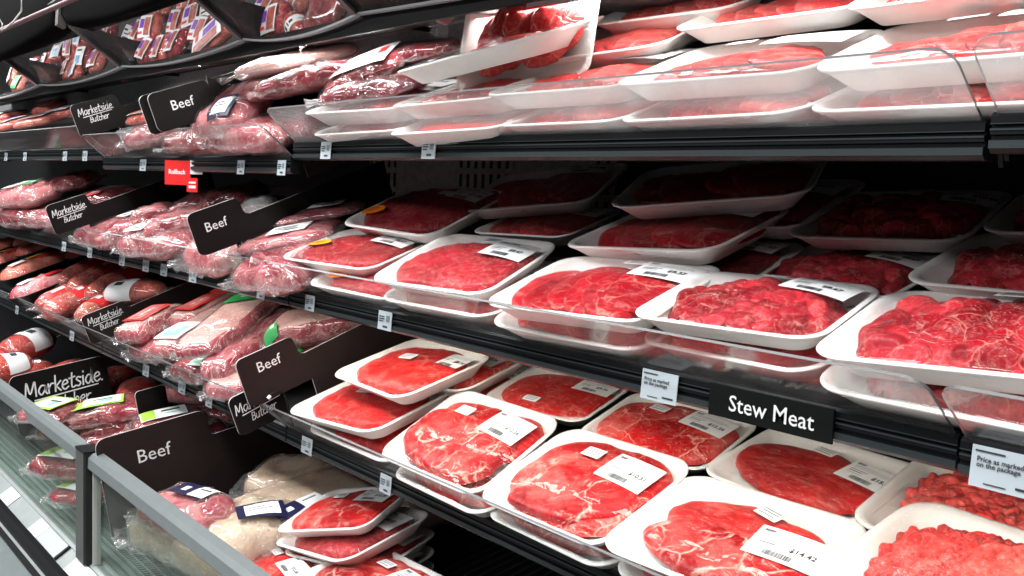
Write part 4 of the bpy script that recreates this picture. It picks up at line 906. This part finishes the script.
# ------------------------------------------------------------------ dividers with signs
def plate(x,s,outline,label,body=DIVID,cat='divider',name='shelf_divider',sign=None,group='black shelf dividers',th=.0035,extra=None):
    M=SHELF[s]@Matrix.Translation((x,0,0)); t=thing(name,label,cat,M,group)
    O=outline; n=len(O); V=[(-th/2,a,b) for a,b in O]+[(th/2,a,b) for a,b in O]
    F=[tuple(range(n))[::-1],tuple(range(n,2*n))]+[(i,(i+1)%n,n+(i+1)%n,n+i) for i in range(n)]
    me=mesh('plate',V,F,[body,EDGEW],[0,0]+[1]*n); obj('divider_plate' if 'divider' in name else 'card',me,t)
    if sign:
        kind_,cv,cw,size,rot=sign
        if kind_=='beef':
            T,G=text_geo('Beef',size,.002); T=T-(T.max(0)+T.min(0))/2; parts=[('lettering',T,G)]
        else:
            A,FA,xa=strokes('Marketside.',.17); B,FB,xb=strokes('Butcher',.16,.2)
            sc=size/xa; A=A*sc-np.array([size/2,0]); B=B*sc*.82+np.array([-xb*sc*.82/2+.02*size,-size*.235])
            U=np.array([(-.40*size,-size*.065),(.42*size,-size*.045),(.42*size,-size*.030),(-.40*size,-size*.045)])
            parts=[('lettering',A,FA),('underline',U,[(0,1,2,3)]),('small_lettering',B,FB)]
        c,s_=math.cos(R(rot)),math.sin(R(rot))
        for nm,T,G in parts:
            obj(nm,mesh(nm,[(th/2+.0008,cv+p[0]*c-p[1]*s_,cw+p[0]*s_+p[1]*c) for p in T],G,WHITE),t)
    return t
def rc(a0,b0,a1,b1,r=.012,corners='all'):
    return [(x,y) for x,y in rrect((a1-a0)/2,(b1-b0)/2,r,4,(a0+a1)/2,(b0+b1)/2)]
def tabbed(v0,v1,w0,w1,top,vend,bot=0.,neck=-.02,r=.012,topend=None):
    """divider outline: sign tab [v0,v1]x[w0,w1] at the front, body of height top reaching back to vend"""
    arc=lambda cx,cy,a0:[(cx+r*math.cos(R(a0+90*i/4)),cy+r*math.sin(R(a0+90*i/4))) for i in range(5)]
    O=[(v1+neck,bot),(v1+neck,w0)]
    O+=arc(v0+r,w0+r,180)[::-1] if False else [(v0+r+r*math.cos(R(270-90*i/4)),w0+r+r*math.sin(R(270-90*i/4))) for i in range(5)]
    O+=[(v0+r+r*math.cos(R(180-90*i/4)),w1-r+r*math.sin(R(180-90*i/4))) for i in range(5)]
    O+=[(v1-r+r*math.cos(R(90-90*i/4)),w1-r+r*math.sin(R(90-90*i/4))) for i in range(5)]
    k=.008
    O+=[(v1+.002,top+k),(v1+.005,top+.003),(v1+k+.004,top)]
    O+=[(vend,topend if topend is not None else top+.008),(vend,bot)]
    return O[::-1]
plate(-1.75,'S2',tabbed(-.085,.020,.083,.164,.128,.345),'black divider with a Beef tab on the middle shelf',sign=('beef',-.036,.130,.025,0))
plate(-1.757,'S2',tabbed(-.078,.012,.080,.160,.120,.30),'second black divider nested behind the middle Beef one')
plate(-2.66,'S2',tabbed(-.100,.006,.073,.151,.118,.34),'black divider with handwritten lettering on the middle shelf',sign=('market',-.047,.118,.088,0))
plate(-1.93,'S3',tabbed(-.108,.018,.055,.130,.128,.30),'black divider with a Beef tab on the top shelf',sign=('beef',-.044,.098,.027,0))
plate(-1.945,'S3',tabbed(-.120,.005,.053,.130,.122,.28),'second black divider nested behind the top Beef one')
plate(-2.66,'S3',tabbed(-.048,.073,.040,.124,.09,.30),'black divider with handwritten lettering on the top shelf',sign=('market',.012,.092,.092,0))
plate(-1.605,'S1',tabbed(-.053,.063,.064,.156,.116,.42,neck=.012),'large brown-black divider with a Beef tab on the bottom shelf',body=DIVB,sign=('beef',.006,.128,.027,0))
plate(-2.655,'S1',tabbed(-.032,.085,.012,.092,.07,.42),'black divider with handwritten lettering on the bottom shelf',body=DIVB,sign=('market',.027,.062,.095,0))
plate(-1.632,'S1',rc(-.078,.012,.027,.088),'loose black card with handwritten lettering clipped in front of the bottom Beef divider',cat='sign',name='clip_sign',group=None,sign=('market',-.024,.055,.095,2))
plate(-2.0,'DK',tabbed(.030,.262,-.0,.224,.165,.60,r=.02),'tall brown-black divider with a Beef tab standing in the well',body=DIVB,sign=('beef',.142,.165,.040,0))
plate(-2.80,'DK',tabbed(.046,.296,.04,.209,.07,.44,r=.02),'broad black divider with big handwritten lettering in the well',sign=('market',.180,.142,.205,0))
plate(-2.35,'DK',rc(.226,.02,.300,.205,.01),'small plain black divider between the steak packs in the well')
t=thing('sign_clip','black wire hook standing at the corner of the bottom guard','clip',SHELF['S1']@Matrix.Translation((-1.59,0,0)))
V,F=tube([(0,.005,.0),(0,.010,.06),(0,.004,.074),(0,-.010,.078),(0,-.016,.075)],.0022); obj('hook',mesh('hook',V,F,BLACK,smooth=True),t)
V,F=tube([(0,-.016,.075),(0,-.022,.072)],.0035); obj('hook_tip',mesh('hook_tip',V,F,WHITE,smooth=True),t)
# ------------------------------------------------------------------ tags on the rails
def price_tag(x,y,z,label,w=.030,h=.027,big=False,group='paper price tags on the shelf rails'):
    t=thing('price_tag',label,'price tag',Matrix.Translation((x,y-.0022,z+ZC))@Matrix.Rotation(R(-4),4,'X'),group)
    b=MB(); b.box(-w/2,w/2,-.0005,.0005,-h/2,h/2); obj('paper',b.done('paper',[PAPERB]),t)
    V=[];F=[]
    def add(T,G,x,z):
        o=len(V); V.extend([(p[0]+x,-.0012,p[1]+z) for p in T]); F.extend([tuple(i+o for i in g) for g in G])
    if big:
        for s,zz in (('Price as marked',.0045),('on the package',.000)):
            T,G=text_geo(s,h*.17,.02); add(T,G,-w*.42,zz)
        q=lambda a,b,c,d:add([(a,b),(c,b),(c,d),(a,d)],[(0,1,2,3)],0,0)
        q(-w*.45,h*.36,-w*.05,h*.40); q(w*.12,-h*.36,w*.42,-h*.30); q(-w*.3,-h*.40,w*.0,-h*.37)
    else:
        q=lambda a,b,c,d:add([(a*w,b*h),(c*w,b*h),(c*w,d*h),(a*w,d*h)],[(0,1,2,3)],0,0)
        q(-.42,.18,-.02,.24);q(-.42,.06,.0,.12);q(-.42,-.06,-.08,0);q(-.1,-.36,.25,-.26)
        for k in range(6): q(.12+.045*k,-.05,.14+.045*k,.3)
    obj('print',mesh('print',V,F,INK),t); return t
yr=YR-.001
TG=[(-2.219,-.2045,'middle rail tag left of the pair below the wide rosy pack'),(-2.048,-.203,'middle rail tag beneath the Beef sign of the middle shelf'),(-1.715,-.202,'middle rail tag above the green-labelled rib rack'),(-1.522,-.202,'middle rail tag above the folded beige rack'),
(-3.019,-.205,'far middle rail tag left of two'),(-2.772,-.205,'far middle rail tag right of two, before the rail joint'),(-2.509,-.205,'middle rail tag just past the rail joint'),(-2.337,-.205,'middle rail tag second past the rail joint'),
(-1.813,.030,'lower top rail tag farther from the grey guard corner'),(-1.640,.030,'lower top rail tag next to the grey guard corner'),(-2.361,.032,'lower top rail tag left of the red hanging tag'),
(-3.716,.055,'far top rail tag at the picture edge'),(-3.460,.055,'far top rail tag second from the picture edge'),(-3.008,.055,'far top rail tag third from the picture edge'),(-2.817,.055,'far top rail tag nearest the rail joint'),
(-2.332,-.455,'bottom rail tag farthest left of three'),(-2.103,-.455,'bottom rail tag in the middle of three'),(-1.953,-.456,'bottom rail tag nearest the clipped card'),
(-2.940,-.456,'far bottom rail tag under the grey-pink tray'),(-3.576,-.456,'far bottom rail tag near the picture edge')]
for x,z,l in TG: price_tag(x,yr,z,l,w=.040 if x<-2 else .032)
for x,z,l,w in ((-1.478,.060,'small tag on the top rail left of two under the milky guard',.034),(-1.176,.060,'small tag on the top rail right of two under the milky guard',.034),(-1.279,-.202,'small tag on the middle rail above the bottom Beef divider',.038),
  (-1.521,-.454,'tag hanging at the corner of the bottom guard',.038),(-1.263,-.456,'tag on the bottom rail over the stacked trays in the well',.032)):
    price_tag(x,yr,z,l,w=w,h=.029)
price_tag(-.714,yr-.001,-.2035,'wide white shelf tag with small print left of the Stew Meat sign',w=.052,h=.033,big=True)
price_tag(-.335,YR-.010,-.2045,'bluish shelf tag with small print at the near end of the middle rail',w=.060,h=.034,big=True)
t=thing('shelf_sign','black rail sign with white Stew Meat lettering','sign',Matrix.Translation((-.571,YR-.004,-.2035+ZC)))
b=MB(); b.box(-.073,.073,-.001,.002,-.016,.017); obj('sign_plate',b.done('sign_plate',[plain('sign_black',(.005,.006,.006),.4,spec=.2)]),t)
T,G=text_geo('Stew Meat',.0235,.006); T=T-(T.max(0)+T.min(0))/2; T[:,0]*=1.0
obj('lettering',mesh('lettering',[(p[0]+.004,-.0022,p[1]+.001) for p in T],G,WHITE),t)
t=thing('promo_tag','red hanging Rollback tag with a small second flag','sign',Matrix.Translation((-2.10,YR-.012,.020+ZC))@Matrix.Rotation(R(25),4,'Z'))
b=MB(); b.box(-.045,.028,-.0006,.0006,-.030,.022); obj('red_card',b.done('red_card',[RED]),t)
T,G=text_geo('Rollback',.014,.02); T=T-(T.max(0)+T.min(0))/2; obj('lettering',mesh('lettering',[(p[0]-.009,-.0012,p[1]-.002) for p in T],G,WHITE),t)
b=MB(); b.box(.020,.050,-.0026,-.0016,-.044,-.014); obj('red_flag',b.done('red_flag',[RED]),t)
b=MB(); b.box(.028,.062,-.0016,-.0006,-.006,.024); obj('price_ticket',b.done('price_ticket',[PAPER]),t)
b=MB(); b.box(.026,.045,-.0032,-.0027,-.036,-.030); b.box(.026,.045,-.0032,-.0027,-.026,-.022); obj('print',b.done('print',[WHITE]),t)
# ------------------------------------------------------------------ the case
case=thing('refrigerated_case','long refrigerated meat case with glass front and tilted shelves','refrigerated case',Matrix.Translation((0,0,0)))
XL,XR=-6.2,.9; YB=1.27
# perforated back wall
m,nt,out=new_mat('perforated_wall'); b_=N(nt,'ShaderNodeBsdfPrincipled',Roughness=.45); L=nt.links.new
tc=N(nt,'ShaderNodeTexCoord'); mp=N(nt,'ShaderNodeMapping'); mp.inputs['Rotation'].default_value=(R(90),0,0); L(tc.outputs['Object'],mp.inputs['Vector'])
sx=N(nt,'ShaderNodeSeparateXYZ'); L(tc.outputs['Object'],sx.inputs[0])
def mth(op,a,b=None):
    n=N(nt,'ShaderNodeMath',operation=op)
    for i,v in enumerate((a,b)):
        if v is None: continue
        if hasattr(v,'links'): L(v,n.inputs[i])
        else: n.inputs[i].default_value=v
    return n.outputs[0]
fx=mth('FRACT',mth('MULTIPLY',sx.outputs['X'],38.)); fz=mth('FRACT',mth('MULTIPLY',sx.outputs['Z'],22.))
hx=mth('LESS_THAN',mth('ABSOLUTE',mth('SUBTRACT',fx,.5)),.2); hz=mth('LESS_THAN',mth('ABSOLUTE',mth('SUBTRACT',fz,.5)),.36)
zone=mth('LESS_THAN',mth('FRACT',mth('MULTIPLY',sx.outputs['X'],2.3)),.45)
hole=mth('MULTIPLY',mth('MULTIPLY',hx,hz),zone)
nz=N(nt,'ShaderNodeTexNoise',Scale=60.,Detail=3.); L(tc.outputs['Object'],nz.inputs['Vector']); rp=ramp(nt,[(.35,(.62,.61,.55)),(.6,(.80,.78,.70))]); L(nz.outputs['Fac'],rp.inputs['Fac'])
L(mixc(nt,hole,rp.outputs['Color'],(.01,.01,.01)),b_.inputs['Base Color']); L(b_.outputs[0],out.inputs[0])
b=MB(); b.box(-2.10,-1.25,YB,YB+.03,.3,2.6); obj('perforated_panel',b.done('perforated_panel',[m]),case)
b=MB(); b.box(XL,-2.104,YB,YB+.03,.3,2.6); b.box(-1.246,XR,YB,YB+.03,.3,2.6); obj('back_panel',b.done('back_panel',[plain('back_shaded',(.015,.015,.016),.5)]),case)  # rest of the wall: its shade is put into the colour as black
# tub, deck and grille
b=MB(); b.box(XL,XR,.62,YB,.35,.66); obj('tub',b.done('tub',[plain('tub_dark',(.05,.055,.055),.5)]),case)
D=SHELF['DK']
b=MB(); b.box(XL,XR,.10,.69,-.012,-.004)
me=b.done('deck_pan',[BLACK]); me.transform(D); obj('deck_pan',me,case)
b=MB(); x=XL
while x<XR: b.box(x,x+.006,.10,.69,-.004,.002); x+=.022
me=b.done('deck_grille',[plain('grille_black',(.018,.018,.02),.25)]); me.transform(D); obj('deck_grille',me,case)
b=MB()
for y,z in ((.612,-.792),(.632,-.800),(.650,-.802)): b.bevbox(XL,XR,y,y+.012,z+ZC-.01,z+ZC+.004,.003)
b.box(XL,XR,.60,.70,-.815+ZC,-.806+ZC); obj('inner_rails',b.done('inner_rails',[GREENG]),case)
b=MB(); x=-4.6
while x<XR: b.box(x,x+.0035,.664,.728,-.800+ZC,-.792+ZC); x+=.0125
for y in (.662,.680,.698,.716,.730): b.box(-4.6,XR,y,y+.003,-.799+ZC,-.791+ZC)
obj('air_grille',b.done('air_grille',[GREENG]),case)
# ledge with price channel, black strip, bumper, base
b=MB(); b.prism([(.612,-.790+ZC),(.596,-.786+ZC),(.590,-.790+ZC),(.590,-.800+ZC),(.612,-.806+ZC)],XL,XR); obj('glass_channel',b.done('glass_channel',[ALUL]),case)
b=MB(); b.prism([(.590,-.7925+ZC),(.5555,-.8155+ZC),(.5555,-.822+ZC),(.590,-.802+ZC)],XL,XR); obj('price_ledge',b.done('price_ledge',[ALUL]),case)
b=MB(); b.prism([(.556,-.812+ZC),(.551,-.822+ZC),(.549,-.862+ZC),(.58,-.862+ZC),(.58,-.83+ZC)],XL,XR); obj('black_strip',b.done('black_strip',[BLACK]),case)
b=MB(); b.bevbox(XL,XR,.540,.552,-.868+ZC,-.860+ZC,.002); b.bevbox(XL,XR,.530,.542,-.866+ZC,-.858+ZC,.002,1); obj('bumper_trim',b.done('bumper_trim',[ALUL,BLACK]),case)
b=MB(); b.prism([(.54,-.868+ZC),(.46,-.874+ZC),(.44,-.90+ZC),(.44,-1.05+ZC),(.56,-1.06+ZC),(.58,-.87+ZC)],XL,XR); obj('bumper',b.done('bumper',[BUMP]),case)
b=MB(); b.box(XL,XR,.56,YB+.03,.02,.62); obj('case_body',b.done('case_body',[plain('case_body_black',(.02,.02,.022),.45)]),case)
b=MB(); b.box(XL,XR,.45,YB+.03,2.30,2.38); obj('canopy',b.done('canopy',[BLACK]),case)
# front glass panes with aluminium top frames and the black post
PX=-2.055
for i,(x0,x1) in enumerate(((XL,PX-.032),(PX+.034,XR))):
    t=thing('glass_front_panel',['far front glass panel with a grey aluminium top rail','near front glass panel with a grey aluminium top rail'][i],'glass panel',Matrix.Translation((0,.6,ZC)),'front glass panels')
    b=MB(); b.prism([(.0,-.786),(.0,-.575),(.004,-.575),(.004,-.786)],x0,x1); 
    V=[(x0,0,-.786),(x1,0,-.786),(x1,0,-.570),(x0,0,-.570)]; obj('glass_pane',mesh('glass_pane',V,[(0,1,2,3)],GLASS),t)
    b=MB(); b.prism([(-.012,-.588),(.010,-.588),(.014,-.582),(.014,-.560),(.009,-.552),(-.006,-.556),(-.014,-.564),(-.015,-.584)],x0,x1); obj('top_rail',b.done('top_rail',[ALU]),t)
    b=MB(); b.box(x0,x0+.010,-.006,.008,-.786,-.58); b.box(x1-.010,x1,-.006,.008,-.786,-.58); obj('pane_trim',b.done('pane_trim',[plain('pane_trim_grey',(.42,.42,.40),.4)]),t)
t=thing('glass_post','dark grey upright post joining the two front glass panels','post',Matrix.Translation((PX,.6,ZC)))
b=MB(); b.bevbox(-.030,.022,-.020,.010,-.790,-.556,.002); obj('post_body',b.done('post_body',[POSTM]),t)
b=MB(); b.box(-.031,.030,-.021,.016,-.556,-.552); obj('post_cap',b.done('post_cap',[BLACK]),t)
b=MB(); b.box(.022,.030,-.018,.012,-.788,-.556); obj('post_gasket',b.done('post_gasket',[plain('gasket_black',(.004,.004,.004),.6)]),t)
# tags lying in the ledge channel
def ledge_tag(x,w,label,mat=PAPERB,h=.036):
    M=Matrix.Translation((x,.5735,-.8030+ZC))@Matrix.Rotation(R(34),4,'X')
    t=thing('ledge_tag',label,'price tag',M,'paper strips in the front ledge channel')
    b=MB(); b.box(-w/2,w/2,-h/2,h/2,.001,.0025); obj('paper',b.done('paper',[mat]),t)
    b=MB()
    for k in range(3): b.box(-w*.35,w*.3,-h*.3+k*h*.22,-h*.26+k*h*.22,.0026,.0031)
    obj('print',b.done('print',[plain('ledge_print_grey',(.4,.42,.43),.5)]),t); return t
ledge_tag(-2.62,.09,'glossy crumpled paper strip in the ledge at the picture edge',PAPER)
ledge_tag(-2.345,.07,'printed white strip in the ledge left of the plain grey inserts',PAPER)
ledge_tag(-2.03,.12,'printed white strip in the ledge below the post',PAPER)
t=thing('ledge_insert','plain grey channel insert beside the printed ledge strip','insert',Matrix.Translation((-2.22,.5735,-.8030+ZC))@Matrix.Rotation(R(34),4,'X'))
b=MB(); b.bevbox(-.085,.060,-.018,.018,.001,.003,.0005); obj('insert_plate',b.done('insert_plate',[plain('insert_grey',(.46,.50,.50),.4)]),t)
b=MB(); b.box(.060,.068,-.018,.020,.001,.005); obj('end_stop',b.done('end_stop',[BLACK]),t)
# ------------------------------------------------------------------ room
b=MB(); b.box(-14,8,-8,6,-.05,0); o=obj('floor',b.done('floor',[plain('floor_tile_grey',(.42,.42,.41),.3,noise=.08,nscale=3)])); tag(o,'pale grey shop floor in front of the case',None,kind='structure')
# light --------------------------------------------------------------
def area(name,loc,rot,sx,sy,e,col=(1,1,1)):
    l=bpy.data.lights.new(name,'AREA'); l.shape='RECTANGLE'; l.size=sx; l.size_y=sy; l.energy=e; l.color=col
    o=bpy.data.objects.new(name,l); C.objects.link(o); o.location=loc; o.rotation_euler=rot; return o
area('canopy_light',(-2.0,.36,ZC+.82),(R(22),0,0),7.5,.10,54,(1,.98,.96))
area('ceiling_light',(-2.5,-.7,ZC+1.9),(R(25),0,0),8,.35,190,(.98,.99,1))
area('ceiling_light',(-2.5,-3.2,ZC+1.85),(R(57),0,0),9,.5,105,(.98,.99,1))
area('shelf_fill_top',(-.42,.905,ZC+.258),(R(12),0,0),1.55,.02,3.6,(1,.99,.97))  # unseen fill added under the bins to brighten the shaded top shelf trays
area('shelf_fill_top',(-1.95,.865,ZC+.257),(R(-4),0,0),1.3,.02,2.4,(1,.99,.97))  # weaker unseen fill, added to brighten the left pile
area('bin_fill',(-2.75,.705,ZC+.385),(R(48),0,0),2.6,.02,3.2,(1,1,1))  # fill without a fixture, added under the hoods to brighten the packs
area('shelf_lamp_low',(-.62,.852,ZC-.225),(R(30),0,0),1.9,.02,2.5,(1,.93,.82))
area('shelf_lamp_low',(-2.15,.852,ZC-.225),(R(30),0,0),1.05,.02,.5,(1,.95,.88))
w=bpy.data.worlds.new('world'); bpy.context.scene.world=w; w.use_nodes=True; w.node_tree.nodes['Background'].inputs[0].default_value=(.9,.95,1,1); w.node_tree.nodes['Background'].inputs[1].default_value=.06
# camera -------------------------------------------------------------
f=982.; c1=np.array([-812,-128,f]); c1/=np.linalg.norm(c1); Dd=np.array([1288,-638,f]); Dd/=np.linalg.norm(Dd)
Nn=np.cross(c1,Dd); Nn/=np.linalg.norm(Nn); Dd=np.cross(Nn,c1); a=R(20)
up=-(math.cos(a)*Nn-math.sin(a)*Dd); Y=math.cos(a)*Dd+math.sin(a)*Nn; Mw=np.array([-c1,Y,up])
cam=bpy.data.cameras.new('camera'); cam.sensor_width=36; cam.lens=f*36/1024; cam.clip_start=.02
co=bpy.data.objects.new('camera',cam); C.objects.link(co)
r,u_,bk=Mw@np.array([1,0,0]),Mw@np.array([0,-1,0]),Mw@np.array([0,0,-1])
co.matrix_world=Matrix(((r[0],u_[0],bk[0],0),(r[1],u_[1],bk[1],0),(r[2],u_[2],bk[2],ZC),(0,0,0,1)))
sc=bpy.context.scene; sc.camera=co
sc.view_settings.view_transform='Standard'; sc.view_settings.look='None'; sc.view_settings.gamma=1; sc.view_settings.use_curve_mapping=False; sc.view_settings.exposure=0.
sc.cycles.use_denoising=True; sc.cycles.transparent_max_bounces=24; sc.cycles.max_bounces=8; sc.cycles.sample_clamp_indirect=6
